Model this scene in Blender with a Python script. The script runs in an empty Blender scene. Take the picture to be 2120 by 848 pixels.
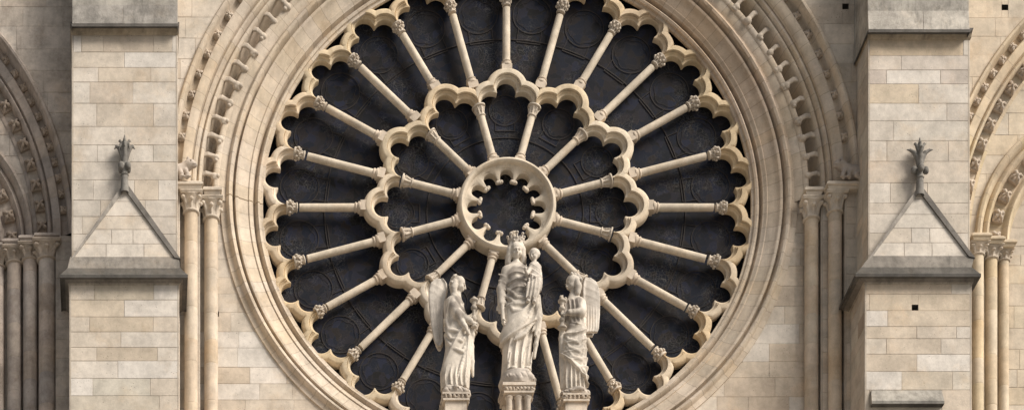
import bpy, math, random
import numpy as np
from math import sin, cos, pi, sqrt, radians as rad

scene = bpy.context.scene
COL = scene.collection
rng = random.Random(11)

# ------------------------------------------------------------------ camera geometry
# one unit is a little under a metre; the facade lies in planes of constant y, the viewer stands on the square far below
D, CX, CZ = 52.0, 2.5, -28.0
def W(px, py, y=0.0):
    s = (D + y) / D
    return (CX + (px / 100 - CX) * s, CZ + ((848 - py) / 100 - CZ) * s)
def WX(px, y): return W(px, 0, y)[0]
def WZ(py, y): return W(0, py, y)[1]

# ------------------------------------------------------------------ colours
PALE  = (.60, .555, .475)
WHITE = (.66, .63, .565)
CREAM = (.56, .495, .395)
TAN   = (.51, .43, .32)
BROWN = (.45, .37, .27)
OCHRE = (.50, .385, .235)
GREYB = (.43, .395, .32)
GREY  = (.255, .24, .205)
DARK  = (.12, .112, .098)
SOOT  = (.33, .285, .245)
SOOT2 = (.39, .34, .29)
MORT  = (.44, .39, .315)
def jit(c, a=.05, r=None):
    r = r or rng
    k = 1 + r.uniform(-a, a); w = r.uniform(-a, a) * .4
    return (c[0] * k * (1 + w), c[1] * k, c[2] * k * (1 - w))

# ------------------------------------------------------------------ materials
def stone(name, grime=.35, grime_col=(.13, .11, .09), bump=.25, pits=.35, mottle=.22, warm=.0, rough=.9):
    m = bpy.data.materials.new(name); m.use_nodes = True
    nt = m.node_tree; N = nt.nodes; L = nt.links
    for n in list(N): N.remove(n)
    out = N.new('ShaderNodeOutputMaterial'); b = N.new('ShaderNodeBsdfPrincipled')
    b.inputs['Roughness'].default_value = rough
    b.inputs['Specular IOR Level'].default_value = .25
    L.new(b.outputs[0], out.inputs[0])
    at = N.new('ShaderNodeAttribute'); at.attribute_name = 'tint'
    geo = N.new('ShaderNodeNewGeometry')
    def noise(scale, detail=4, rough=.6, stretch=None, off=0):
        mp = N.new('ShaderNodeMapping'); L.new(geo.outputs['Position'], mp.inputs[0])
        mp.inputs['Location'].default_value = (off, off * 1.7, off * .3)
        if stretch: mp.inputs['Scale'].default_value = stretch
        n = N.new('ShaderNodeTexNoise'); n.inputs['Scale'].default_value = scale
        n.inputs['Detail'].default_value = detail; n.inputs['Roughness'].default_value = rough
        L.new(mp.outputs[0], n.inputs['Vector']); return n.outputs['Fac']
    def ramp(src, a, b_, c0=0., c1=1.):
        r = N.new('ShaderNodeMapRange'); L.new(src, r.inputs[0])
        for i, v in zip((1, 2, 3, 4), (a, b_, c0, c1)): r.inputs[i].default_value = v
        r.interpolation_type = 'SMOOTHSTEP'; return r.outputs[0]
    def mixc(fac, A, B, mode='MIX'):
        x = N.new('ShaderNodeMix'); x.data_type = 'RGBA'; x.blend_type = mode
        if isinstance(fac, float): x.inputs[0].default_value = fac
        else: L.new(fac, x.inputs[0])
        for s, v in ((6, A), (7, B)):
            if isinstance(v, tuple): x.inputs[s].default_value = (*v, 1)
            else: L.new(v, x.inputs[s])
        return x.outputs[2]
    def math_(op, a, b_):
        x = N.new('ShaderNodeMath'); x.operation = op
        for i, v in enumerate((a, b_)):
            if isinstance(v, (int, float)): x.inputs[i].default_value = v
            else: L.new(v, x.inputs[i])
        return x.outputs[0]
    big = noise(2.1, 5, .62); mid = noise(9, 6, .68, off=3.1); fine = noise(48, 4, .7, off=7.7)
    comb = N.new('ShaderNodeCombineColor')
    v = math_('ADD', ramp(big, .3, .7, 1 - mottle, 1 + mottle * .7), ramp(mid, .25, .75, -mottle * .5, mottle * .45))
    v = math_('ADD', v, ramp(fine, .25, .75, -.06, .05))
    for i in range(3): L.new(v, comb.inputs[i])
    c = mixc(1., at.outputs['Color'], comb.outputs[0], 'MULTIPLY')
    # ochre iron staining patches
    oc = ramp(noise(1.3, 6, .7, off=12.3), .50, .72, 0, .26)
    c = mixc(oc, c, mixc(1., c, (1.0, .80, .56), 'MULTIPLY'))
    # grey crusts and rain streaks
    st = noise(3.2, 6, .7, (1.6, 1.6, .35), 5.5)
    g = math_('MULTIPLY', ramp(st, .48, .78, 0, 1), grime)
    g = math_('MAXIMUM', g, math_('MULTIPLY', ramp(noise(5.5, 8, .75, off=21), .55, .74, 0, 1), grime * .8))
    c = mixc(g, c, grime_col)
    # pits
    vo = N.new('ShaderNodeTexVoronoi'); vo.inputs['Scale'].default_value = 17; L.new(geo.outputs['Position'], vo.inputs['Vector'])
    p = ramp(vo.outputs['Distance'], .09, .17, 1, 0)
    p = math_('MULTIPLY', p, ramp(noise(3.1, 3, .6, off=31), .5, .62, 0, pits))
    c = mixc(p, c, (.10, .075, .055))
    L.new(c, b.inputs['Base Color'])
    h = math_('ADD', math_('MULTIPLY', mid, .6), math_('MULTIPLY', fine, .35))
    h = math_('SUBTRACT', h, math_('MULTIPLY', p, .8))
    bp = N.new('ShaderNodeBump'); bp.inputs['Strength'].default_value = bump; bp.inputs['Distance'].default_value = .03
    L.new(h, bp.inputs['Height']); L.new(bp.outputs[0], b.inputs['Normal'])
    return m

M_ASH   = stone('ashlar_limestone', grime=.20, pits=.7, mottle=.17, bump=.3, grime_col=(.22, .18, .13))
M_ARCH  = stone('arch_limestone', grime=.24, mottle=.16, pits=.2)
M_TRAC  = stone('tracery_limestone', grime=.34, mottle=.19, bump=.2, pits=.1, grime_col=(.24, .185, .12))
M_CAPS  = stone('carved_limestone', grime=.50, mottle=.2, bump=.35, pits=.1, grime_col=(.12, .09, .07))
M_STAT  = stone('statue_limestone', grime=.8, mottle=.24, bump=.12, pits=.1, grime_col=(.17, .145, .12))
M_WEATH = stone('weathered_coping_stone', grime=.75, mottle=.3, bump=.45, pits=.4, grime_col=(.07, .066, .06))
M_SOOT  = stone('sooty_limestone', grime=.5, mottle=.25, pits=.5, grime_col=(.14, .11, .09))

def make_glass():
    m = bpy.data.materials.new('leaded_stained_glass'); m.use_nodes = True
    nt = m.node_tree; N = nt.nodes; L = nt.links; b = N['Principled BSDF']
    geo = N.new('ShaderNodeNewGeometry')
    wob = N.new('ShaderNodeTexNoise'); wob.inputs['Scale'].default_value = 3.5; L.new(geo.outputs['Position'], wob.inputs['Vector'])
    va = N.new('ShaderNodeVectorMath'); va.operation = 'MULTIPLY_ADD'; L.new(wob.outputs['Color'], va.inputs[0])
    va.inputs[1].default_value = (.35, .35, .35); L.new(geo.outputs['Position'], va.inputs[2])
    def vor(scale, feat):
        v = N.new('ShaderNodeTexVoronoi'); v.feature = feat; v.inputs['Scale'].default_value = scale
        L.new(va.outputs[0], v.inputs['Vector']); return v
    e = vor(6.5, 'DISTANCE_TO_EDGE'); e2 = vor(15, 'DISTANCE_TO_EDGE'); cells = vor(6.5, 'F1')
    def ramp(src, stops):
        r = N.new('ShaderNodeValToRGB'); L.new(src, r.inputs[0]); el = r.color_ramp.elements
        el[0].position, el[0].color = stops[0][0], (*stops[0][1], 1); el[1].position, el[1].color = stops[1][0], (*stops[1][1], 1)
        for p, c in stops[2:]: x = el.new(p); x.color = (*c, 1)
        return r.outputs[0]
    def mix(f, A, B, mode='MIX'):
        x = N.new('ShaderNodeMix'); x.data_type = 'RGBA'; x.blend_type = mode
        if isinstance(f, float): x.inputs[0].default_value = f
        else: L.new(f, x.inputs[0])
        for s, v in ((6, A), (7, B)):
            if isinstance(v, tuple): x.inputs[s].default_value = (*v, 1)
            else: L.new(v, x.inputs[s])
        return x.outputs[2]
    sep = N.new('ShaderNodeSeparateColor'); L.new(cells.outputs['Color'], sep.inputs[0])
    base = ramp(sep.outputs[0], [(0, (.012, .0115, .012)), (1, (.017, .020, .036)), (.45, (.011, .014, .024)), (.7, (.021, .0175, .0165))])
    n = N.new('ShaderNodeTexNoise'); n.inputs['Scale'].default_value = 1.6; n.inputs['Detail'].default_value = 5; L.new(geo.outputs['Position'], n.inputs['Vector'])
    dust = ramp(n.outputs['Fac'], [(.46, (0, 0, 0)), (.62, (1, 1, 1))])
    lead = ramp(e.outputs['Distance'], [(.0, (1, 1, 1)), (.035, (0, 0, 0))])
    lead2 = ramp(e2.outputs['Distance'], [(.0, (1, 1, 1)), (.06, (0, 0, 0))])
    base = mix(mix(1., lead, (.30, .30, .30), 'MULTIPLY'), base, (.050, .040, .036))
    base = mix(mix(1., mix(1., lead2, dust, 'MULTIPLY'), (.45, .45, .45), 'MULTIPLY'), base, (.16, .155, .145))
    # pale scuffs of old repairs and droppings
    sc = N.new('ShaderNodeTexNoise'); sc.inputs['Scale'].default_value = 7; sc.inputs['Detail'].default_value = 10; sc.inputs['Roughness'].default_value = .8
    L.new(geo.outputs['Position'], sc.inputs['Vector'])
    base = mix(ramp(sc.outputs['Fac'], [(.66, (0, 0, 0)), (.76, (.5, .5, .5))]), base, (.11, .12, .13))
    L.new(base, b.inputs['Base Color'])
    b.inputs['Roughness'].default_value = .62; b.inputs['Specular IOR Level'].default_value = .10
    bp = N.new('ShaderNodeBump'); bp.inputs['Strength'].default_value = .06; bp.inputs['Distance'].default_value = .01
    L.new(e2.outputs['Distance'], bp.inputs['Height']); L.new(bp.outputs[0], b.inputs['Normal'])
    return m
M_GLASS = make_glass()
def plain(name, c, rough=.7, metal=0, n_amt=.3):
    m = bpy.data.materials.new(name); m.use_nodes = True; nt = m.node_tree; b = nt.nodes['Principled BSDF']
    n = nt.nodes.new('ShaderNodeTexNoise'); n.inputs['Scale'].default_value = 14; n.inputs['Detail'].default_value = 5
    g = nt.nodes.new('ShaderNodeNewGeometry'); nt.links.new(g.outputs['Position'], n.inputs['Vector'])
    r = nt.nodes.new('ShaderNodeValToRGB'); nt.links.new(n.outputs['Fac'], r.inputs[0])
    r.color_ramp.elements[0].color = (*[x * (1 - n_amt) for x in c], 1); r.color_ramp.elements[1].color = (*[min(1, x * (1 + n_amt)) for x in c], 1)
    nt.links.new(r.outputs[0], b.inputs['Base Color']); b.inputs['Roughness'].default_value = rough; b.inputs['Metallic'].default_value = metal
    return m
M_IRON = plain('rusted_iron', (.020, .0145, .012), .8)
M_PAVE = plain('granite_paving', (.27, .26, .24), .9)

# ------------------------------------------------------------------ objects
def tag(o, label=None, cat=None, group=None, kind=None):
    if label: o['label'] = label
    if cat: o['category'] = cat
    if group: o['group'] = group
    if kind: o['kind'] = kind
    return o
def thing(name, label, cat, loc=(0, 0, 0), group=None, scale=None):
    o = bpy.data.objects.new(name, None); COL.objects.link(o); o.location = loc
    if scale: o.scale = scale
    return tag(o, label, cat, group)
def link(name, me, parent=None, loc=(0, 0, 0), rot=(0, 0, 0), scale=(1, 1, 1)):
    o = bpy.data.objects.new(name, me); COL.objects.link(o)
    if parent: o.parent = parent
    o.location = loc; o.rotation_euler = rot; o.scale = scale
    return o

class MB:
    def __init__(s): s.v = []; s.f = []; s.c = []
    def add(s, vs, fs, col):
        n = len(s.v); s.v += vs; s.f += [tuple(i + n for i in f) for f in fs]
        s.c += (col if isinstance(col, list) else [col] * len(vs))
    def box(s, x0, x1, y0, y1, z0, z1, col, bev=0):
        vs = [(x, y, z) for z in (z0, z1) for y in (y0, y1) for x in (x0, x1)]
        s.add(vs, [(0, 2, 3, 1), (4, 5, 7, 6), (0, 1, 5, 4), (2, 6, 7, 3), (0, 4, 6, 2), (1, 3, 7, 5)], col)
    def u_loft(s, levels, yb, cols):      # rectangles open at the wall, stacked from bottom to top
        for i, (x0, x1, yf, z) in enumerate(levels):
            if i + 1 == len(levels): break
            X0, X1, YF, Z = levels[i + 1]; c = cols[i] if isinstance(cols, list) else cols
            A = [(x0, yb, z), (x0, yf, z), (x1, yf, z), (x1, yb, z)]; B = [(X0, yb, Z), (X0, YF, Z), (X1, YF, Z), (X1, yb, Z)]
            s.add(A + B, [(0, 1, 5, 4), (1, 2, 6, 5), (2, 3, 7, 6)], c)
        x0, x1, yf, z = levels[0]; s.add([(x0, yb, z), (x0, yf, z), (x1, yf, z), (x1, yb, z)], [(0, 3, 2, 1)], cols[0] if isinstance(cols, list) else cols)
        x0, x1, yf, z = levels[-1]; s.add([(x0, yb, z), (x0, yf, z), (x1, yf, z), (x1, yb, z)], [(0, 1, 2, 3)], cols[-1] if isinstance(cols, list) else cols)
    def mesh(s, name, mat, smooth=None):
        me = bpy.data.meshes.new(name); me.from_pydata(s.v, [], s.f)
        a = me.color_attributes.new('tint', 'FLOAT_COLOR', 'POINT')
        a.data.foreach_set('color', np.array([(c[0] * 1.01, c[1] * .99, c[2] * 1.02, 1) for c in s.c], dtype=np.float32).ravel())
        me.materials.append(mat)
        if smooth is not None:
            me.shade_smooth(); me.set_sharp_from_angle(angle=rad(smooth))
        me.validate(); me.update(); return me
    def build(s, name, mat, parent=None, smooth=None, **k): return link(name, s.mesh(name, mat, smooth), parent, **k)

# ------------------------------------------------------------------ sweeps round an arc, with voussoir joints
def arc_sweep(mb, prof, a0, a1, c=(0, 0), step=5.5, sub=3, pal=None, seed=0, zs=1.0, g=.010, R=6, joints=True):
    r = random.Random(seed); n = max(1, round((a1 - a0) / step)); st = (a1 - a0) / n
    rings = []; cols = []
    gg = math.degrees(g / R)
    js = [a0 + i * st + (r.uniform(-.12, .12) * st if 0 < i < n else 0) for i in range(n + 1)]
    for i in range(n):
        A, B = js[i], js[i + 1]
        t = jit(r.choice(pal), .03, r)
        if joints and i > 0: rings.append((A - gg * .0, 1)); cols.append((.34, .285, .215))
        lo, hi = (A + gg, B - gg) if joints else (A, B)
        for k in range(sub + 1): rings.append((lo + (hi - lo) * k / sub, 0)); cols.append(t)
    vs = []; cc = []
    for (ang, gr), col in zip(rings, cols):
        ca, sa = cos(rad(ang)), sin(rad(ang))
        for (q, y) in prof:
            vs.append((c[0] + q * ca, y + (.0 if gr else 0), c[1] + q * sa * zs)); cc.append(col)
    m = len(prof); fs = []
    for i in range(len(rings) - 1):
        for j in range(m - 1):
            fs.append((i * m + j, i * m + j + 1, (i + 1) * m + j + 1, (i + 1) * m + j))
    fs += [tuple(range(m)), tuple(range(len(vs) - m, len(vs)))]
    mb.add(vs, fs, cc)

def lathe(mb, prof, n=20, col=PALE, cx=0, cy=0, a0=0, colf=None):   # prof of (r, z)
    vs = []; cc = []
    for (r, z) in prof:
        for k in range(n):
            a = 2 * pi * k / n + a0; vs.append((cx + r * cos(a), cy + r * sin(a), z))
            cc.append(colf(z) if colf else col)
    fs = [(j * n + k, j * n + (k + 1) % n, (j + 1) * n + (k + 1) % n, (j + 1) * n + k) for j in range(len(prof) - 1) for k in range(n)]
    mb.add(vs, fs, cc)
    m = len(prof) - 1
    mb.add([vs[k] for k in range(n)], [tuple(range(n))[::-1]], [cc[0]] * n)
    mb.add([vs[m * n + k] for k in range(n)], [tuple(range(n))], [cc[-1]] * n)

# ------------------------------------------------------------------ masonry: every block a plate with bevelled arrises
def block(mb, m, quad, col, gap=.0045, thick=.03, bev=True, gl=1, gr=1, jit_d=0.):
    """quad: (ua, ub, va0, va1, vb0, vb1); left edge at ua from va0 to va1, right edge at ub; m(u, v, depth) -> xyz"""
    ua, ub, a0, a1, b0, b1 = quad
    ua += gap * gl; ub -= gap * gr; a0 += gap; b0 += gap; a1 -= gap; b1 -= gap
    if ub - ua < .004 or (a1 - a0 < .003 and b1 - b0 < .003): return
    a1 = max(a1, a0 + .001); b1 = max(b1, b0 + .001)
    e = .004 if bev else 0.; el, er = e * gl, e * gr
    O = [(ua, a0), (ub, b0), (ub, b1), (ua, a1)]
    I = [(ua + el, a0 + e), (ub - er, b0 + e), (ub - er, b1 - e), (ua + el, a1 - e)]
    vs = [m(u, v, jit_d) for u, v in I] + [m(u, v, e * .8 + jit_d) for u, v in O] + [m(u, v, thick) for u, v in O]
    fs = [(0, 1, 2, 3)] + [(i, (i + 1) % 4, 4 + (i + 1) % 4, 4 + i)[::-1] for i in range(4)] + [(4 + i, 4 + (i + 1) % 4, 8 + (i + 1) % 4, 8 + i)[::-1] for i in range(4)]
    mb.add(vs, fs, col)
def clipped(mb, m, u0, u1, v0, v1, col, clip, **k):
    if clip is None: block(mb, m, (u0, u1, v0, v1, v0, v1), col, **k); return
    n = max(1, int(math.ceil((u1 - u0) / .05))); full = True
    us = [u0 + (u1 - u0) * i / n for i in range(n + 1)]
    C = [clip(u, v0, v1) for u in us]
    if all(len(x) == 1 and abs(x[0][0] - v0) < 1e-6 and abs(x[0][1] - v1) < 1e-6 for x in C):
        block(mb, m, (u0, u1, v0, v1, v0, v1), col, **k); return
    k = dict(k); k['bev'] = False
    for i in range(n):
        A, B = C[i], C[i + 1]
        for side in (0, 1):      # below / above piece
            a = [q for q in A if q[2] == side]; b = [q for q in B if q[2] == side]
            if not a and not b: continue
            a = a[0] if a else None; b = b[0] if b else None
            if a is None: a = (v1, v1) if side else (v0, v0)
            if b is None: b = (v1, v1) if side else (v0, v0)
            block(mb, m, (us[i], us[i + 1], a[0], a[1], b[0], b[1]), col, gl=1 if i == 0 else 0, gr=1 if i == n - 1 else 0, **k)
def out_disc(cx, cz, R, zs, below=True, above=True):
    def f(u, v0, v1):
        d = R * R - (u - cx) ** 2
        if d <= 0: return [(v0, v1, 0 if (v0 + v1) / 2 < cz else 1)]
        h = zs * sqrt(d); r = []
        if below and v0 < cz - h: r.append((v0, min(v1, cz - h), 0))
        if above and v1 > cz + h: r.append((max(v0, cz + h), v1, 1))
        return r
    return f
def soften(c, k=.42, m=(.59, .54, .452)):
    L = sum(c) / 3
    return c if L < .31 else tuple(a + (b - a) * k for a, b in zip(c, m))
def masonry(mb, m, rows, holes=(), clip=None, jd=.003, seed=1, mort=MORT, backing=True, thick=.03):
    r = random.Random(seed)
    for v0, v1, bl in rows:
        for u0, u1, t in bl:
            cuts = [(u0, u1, v0, v1)]
            for h in holes:
                new = []
                for a, b, c, d in cuts:
                    if h[0] >= b or h[1] <= a or h[2] >= d or h[3] <= c: new.append((a, b, c, d)); continue
                    if h[0] > a: new.append((a, h[0], c, d))
                    if h[1] < b: new.append((h[1], b, c, d))
                    if h[2] > c: new.append((max(a, h[0]), min(b, h[1]), c, h[2]))
                    if h[3] < d: new.append((max(a, h[0]), min(b, h[1]), h[3], d))
                cuts = new
            j = r.uniform(0, jd); gp = r.choice((.0022, .003, .0042, .0055)); t = soften(t)
            for i, q in enumerate(cuts):
                clipped(mb, m, *q, t, clip, jit_d=j, thick=thick, gap=gp if len(cuts) == 1 else .0012)
    if backing:
        U0 = min(b[0][0] for _, _, b in rows); U1 = max(b[-1][1] for _, _, b in rows); V0 = min(q[0] for q in rows); V1 = max(q[1] for q in rows)
        cuts = [(U0, U1, V0, V1)]
        for h in holes:
            new = []
            for a, b, c, d in cuts:
                if h[0] >= b or h[1] <= a or h[2] >= d or h[3] <= c: new.append((a, b, c, d)); continue
                new += [(a, h[0], c, d), (h[1], b, c, d), (h[0], h[1], c, h[2]), (h[0], h[1], h[3], d)]
            cuts = new
        for q in cuts: clipped(mb, (lambda u, v, d: m(u, v, d + .009)), *q, mort, clip, bev=False, gap=0, thick=.03)
        for h in holes:
            P = [(h[0], h[2]), (h[1], h[2]), (h[1], h[3]), (h[0], h[3])]
            vs = [m(u, v, .0) for u, v in P] + [m(u, v, .3) for u, v in P]
            mb.add(vs, [(0, 1, 5, 4), (1, 2, 6, 5), (2, 3, 7, 6), (3, 0, 4, 7), (4, 5, 6, 7)], DARK)
def rand_rows(u0, u1, v0, v1, pal, seed, h=(.30, .44), w=(.55, 1.3), vs=None):
    r = random.Random(seed); rows = []
    if vs is None:
        vs = [v0]
        while vs[-1] < v1 - .2: vs.append(min(v1, vs[-1] + r.uniform(*h)))
        if vs[-1] < v1: vs.append(v1)
    for a, b in zip(vs[:-1], vs[1:]):
        us = [u0]; first = True
        while us[-1] < u1 - .25:
            x = us[-1] + (r.uniform(.2, w[1]) if first else r.uniform(*w)); first = False
            us.append(min(u1, x) if u1 - x > .2 else u1)
        if us[-1] < u1: us.append(u1)
        rows.append((a, b, [(p, q, jit(r.choice(pal), .07, r)) for p, q in zip(us[:-1], us[1:])]))
    return rows
def px_rows(spec, y, x0, x1, seed=0):
    """spec: [(py_top, py_bottom, [px_end...], [tints])]; x from x0"""
    r = random.Random(seed); rows = []
    for t, b, ends, tints in spec:
        xs = [x0] + [WX(e, y) for e in ends[:-1]] + [x1]
        rows.append((WZ(b, y), WZ(t, y), [(p, q, jit(c, .04, r)) for p, q, c in zip(xs[:-1], xs[1:], tints)]))
    return rows
front = lambda y: (lambda u, v, d: (u, y + d, v))
left_face = lambda x: (lambda u, v, d: (x + d, -u, v))       # u = -y
right_face = lambda x: (lambda u, v, d: (x - d, u, v))

# ------------------------------------------------------------------ carved work: distance fields turned into surfaces
class SD:
    def __init__(s, lo, hi, h):
        s.lo = np.array(lo, float); s.h = h
        s.n = [int(math.ceil((b - a) / h)) + 1 for a, b in zip(lo, hi)]
        s.ax = [(lo[i] + h * np.arange(s.n[i])).astype(np.float32) for i in range(3)]
        s.F = np.full(s.n, 1e3, np.float32)
    def sub(s, lo, hi, m):
        sl = []
        for i in range(3):
            a = int(max(0, math.floor((lo[i] - m - s.lo[i]) / s.h))); b = int(min(s.n[i], math.ceil((hi[i] + m - s.lo[i]) / s.h) + 1))
            if b <= a: return None, None
            sl.append(slice(a, b))
        X = s.ax[0][sl[0]][:, None, None]; Y = s.ax[1][sl[1]][None, :, None]; Z = s.ax[2][sl[2]][None, None, :]
        return tuple(sl), (X, Y, Z)
    def op(s, fn, lo, hi, k=0., cut=False):
        sl, g = s.sub(lo, hi, 3 * s.h + k * 1.2)
        if sl is None: return s
        d = fn(*g); F = s.F[sl]
        if cut:
            a = -F; hh = np.maximum(k - np.abs(a - d), 0) / max(k, 1e-6)
            s.F[sl] = -(np.minimum(a, d) - hh * hh * k * .25)
        else:
            hh = np.maximum(k - np.abs(F - d), 0) / max(k, 1e-6)
            s.F[sl] = np.minimum(F, d) - hh * hh * k * .25
        return s
    def ell(s, c, r, k=0., cut=False, rot=0.):      # rot about y (in the xz plane)
        R = max(r); ca, sa = cos(rot), sin(rot)
        def fn(X, Y, Z):
            x = X - c[0]; z = Z - c[2]; xr = x * ca + z * sa; zr = -x * sa + z * ca
            q = np.sqrt((xr / r[0]) ** 2 + ((Y - c[1]) / r[1]) ** 2 + (zr / r[2]) ** 2)
            return (q - 1) * min(r)
        return s.op(fn, [c[i] - R for i in range(3)], [c[i] + R for i in range(3)], k, cut)
    def cap(s, p, q, r0, r1=None, k=0., cut=False):
        r1 = r0 if r1 is None else r1; p = np.array(p, float); q = np.array(q, float); v = q - p; L = float(v @ v) + 1e-9
        R = max(r0, r1)
        def fn(X, Y, Z):
            t = np.clip(((X - p[0]) * v[0] + (Y - p[1]) * v[1] + (Z - p[2]) * v[2]) / L, 0, 1)
            return np.sqrt((X - p[0] - t * v[0]) ** 2 + (Y - p[1] - t * v[1]) ** 2 + (Z - p[2] - t * v[2]) ** 2) - (r0 + (r1 - r0) * t)
        return s.op(fn, np.minimum(p, q) - R, np.maximum(p, q) + R, k, cut)
    def chain(s, pts, rs, k=0., cut=False):
        if not isinstance(rs, (list, tuple)): rs = [rs] * len(pts)
        for a, b, r0, r1 in zip(pts[:-1], pts[1:], rs[:-1], rs[1:]): s.cap(a, b, r0, r1, k, cut)
        return s
    def box(s, lo, hi, rd=0., k=0., cut=False):
        c = [(a + b) / 2 for a, b in zip(lo, hi)]; e = [(b - a) / 2 - rd for a, b in zip(lo, hi)]
        def fn(X, Y, Z):
            qx, qy, qz = np.abs(X - c[0]) - e[0], np.abs(Y - c[1]) - e[1], np.abs(Z - c[2]) - e[2]
            return np.sqrt(np.maximum(qx, 0) ** 2 + np.maximum(qy, 0) ** 2 + np.maximum(qz, 0) ** 2) + np.minimum(np.maximum(qx, np.maximum(qy, qz)), 0) - rd
        return s.op(fn, lo, hi, k, cut)
    def rev(s, prof, c=(0, 0), k=0., cut=False):    # solid of revolution about z, prof [(z, r)]
        zs = [p[0] for p in prof]; rs = [p[1] for p in prof]; R = max(rs)
        def fn(X, Y, Z):
            r = np.interp(Z.ravel(), zs, rs).reshape(Z.shape)
            return np.maximum(np.sqrt((X - c[0]) ** 2 + (Y - c[1]) ** 2) - r, np.maximum(zs[0] - Z, Z - zs[-1]))
        return s.op(fn, (c[0] - R, c[1] - R, zs[0]), (c[0] + R, c[1] + R, zs[-1]), k, cut)
    def verts(s):
        F = s.F; n = F.shape; neg = F < 0
        idx = -np.ones([k - 1 for k in n], np.int64)
        cs = [(i, j, k) for i in (0, 1) for j in (0, 1) for k in (0, 1)]
        def S(A, c): return A[c[0]:n[0] - 1 + c[0], c[1]:n[1] - 1 + c[1], c[2]:n[2] - 1 + c[2]]
        cnt = sum(S(neg, c).astype(np.int8) for c in cs); act = (cnt > 0) & (cnt < 8)
        I = np.argwhere(act); idx[act] = np.arange(len(I))
        P = np.zeros((len(I), 3)); C = np.zeros(len(I))
        val = {c: F[I[:, 0] + c[0], I[:, 1] + c[1], I[:, 2] + c[2]] for c in cs}
        for a in cs:
            for ax in range(3):
                if a[ax]: continue
                b = list(a); b[ax] = 1; b = tuple(b); fa, fb = val[a], val[b]; m = (fa < 0) != (fb < 0)
                t = np.where(m, fa / np.where(m, fa - fb, 1), 0)
                q = np.tile(np.array(a, float), (len(I), 1)); q[:, ax] = t
                P[m] += q[m]; C[m] += 1
        P = (I + P / C[:, None]) * s.h + s.lo
        quads = []
        for ax in range(3):
            sl0 = [slice(None)] * 3; sl1 = [slice(None)] * 3; sl0[ax] = slice(0, -1); sl1[ax] = slice(1, None)
            A, B = neg[tuple(sl0)], neg[tuple(sl1)]; E = np.argwhere(A != B)
            u, v = [(1, 2), (2, 0), (0, 1)][ax]
            ok = (E[:, u] > 0) & (E[:, v] > 0) & (E[:, u] < n[u] - 1) & (E[:, v] < n[v] - 1); E = E[ok]
            fl = A[E[:, 0], E[:, 1], E[:, 2]]
            def g(du, dv):
                e = E.copy(); e[:, u] -= du; e[:, v] -= dv; return idx[e[:, 0], e[:, 1], e[:, 2]]
            q = np.stack([g(1, 1), g(0, 1), g(0, 0), g(1, 0)], 1); q[~fl] = q[~fl][:, ::-1]
            quads.append(q)
        return P, np.concatenate(quads)
    def mesh(s, name, mat, col=PALE, scale=1., colf=None, flat=False):
        P, Q = s.verts(); P = P * scale
        me = bpy.data.meshes.new(name)
        me.vertices.add(len(P)); me.vertices.foreach_set('co', P.astype(np.float32).ravel())
        me.loops.add(Q.size); me.loops.foreach_set('vertex_index', Q.ravel().astype(np.int32))
        me.polygons.add(len(Q)); me.polygons.foreach_set('loop_start', np.arange(0, Q.size, 4, dtype=np.int32))
        me.update(calc_edges=True); me.validate()
        a = me.color_attributes.new('tint', 'FLOAT_COLOR', 'POINT')
        c = np.ones((len(P), 4), np.float32); c[:, :3] = (col[0] * 1.01, col[1] * .99, col[2] * 1.02)
        if colf: c[:, :3] = colf(P / scale) * np.array((1.01, .99, 1.02))
        a.data.foreach_set('color', c.ravel()); me.materials.append(mat)
        if not flat: me.shade_smooth()
        return me
# ================================================================== carved pieces shared by many things
def capital_mesh(name, leaf=1., col=CREAM):
    """crochet capital: unit radius neck at z=0, abacus top at z=2.6"""
    s = SD((-2.3, -2.3, -.4), (2.3, 2.3, 2.8), .075)
    s.rev([(-.3, 1.05), (-.2, 1.25), (0, 1.28), (.12, 1.05), (.9, 1.02), (1.7, 1.35), (2.1, 1.65), (2.2, 1.7)])
    for i in range(8):
        a = 2 * pi * i / 8 + pi / 8 * 0; big = i % 2 == 0; a += pi / 4 if False else 0
        a = pi / 4 * i + pi / 4
        R = 1.75 if i % 2 == 0 else 1.45
        R *= leaf; zt = 1.95 if i % 2 == 0 else 1.55
        pts = [(1.0 * cos(a), 1.0 * sin(a), .2), (1.15 * cos(a), 1.15 * sin(a), 1.0), (R * .9 * cos(a), R * .9 * sin(a), zt - .15)]
        s.chain(pts, [.16, .2, .2], .1)
        s.ell((R * cos(a), R * sin(a), zt - .22), (.32, .32, .3), .08)
    s.box((-1.62, -1.62, 2.15), (1.62, 1.62, 2.32), .04, .05)
    s.box((-1.72, -1.72, 2.36), (1.72, 1.72, 2.62), .06, .05)
    return s.mesh(name, M_CAPS, col)
ME_CAP = capital_mesh('leaf_capital', 1., CREAM)
def spoke_capital(lumpy):
    s = SD((-2.4, -2.4, -.4), (2.4, 2.4, 2.8), .085)
    s.rev([(-.3, 1.02), (-.15, 1.35), (.05, 1.35), (.2, 1.02), (.8, 1.0), (1.6, 1.3), (2.2, 1.55)])
    for i in range(8):
        a = pi / 4 * i + pi / 8 * (1 if lumpy else 0)
        R = (1.75 if lumpy else 1.45) + .12 * (i % 2); zt = 1.75
        s.chain([(cos(a), sin(a), .3), (1.2 * cos(a), 1.2 * sin(a), 1.1), (R * cos(a), R * sin(a), zt)], [.18, .22, .3 if lumpy else .16], .1)
        if lumpy:
            s.ell((R * cos(a), R * sin(a), zt - .15), (.36, .36, .34), .06)
            b = a + pi / 8; s.ell((1.45 * cos(b), 1.45 * sin(b), 1.0), (.3, .3, .3), .08)
    s.rev([(2.1, 1.5), (2.15, 1.75 if lumpy else 1.95), (2.5, 1.75 if lumpy else 1.95), (2.55, 1.6)])
    return s.mesh('spoke_capital', M_CAPS, CREAM)
ME_SC1, ME_SC0 = spoke_capital(True), spoke_capital(False)

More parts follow.
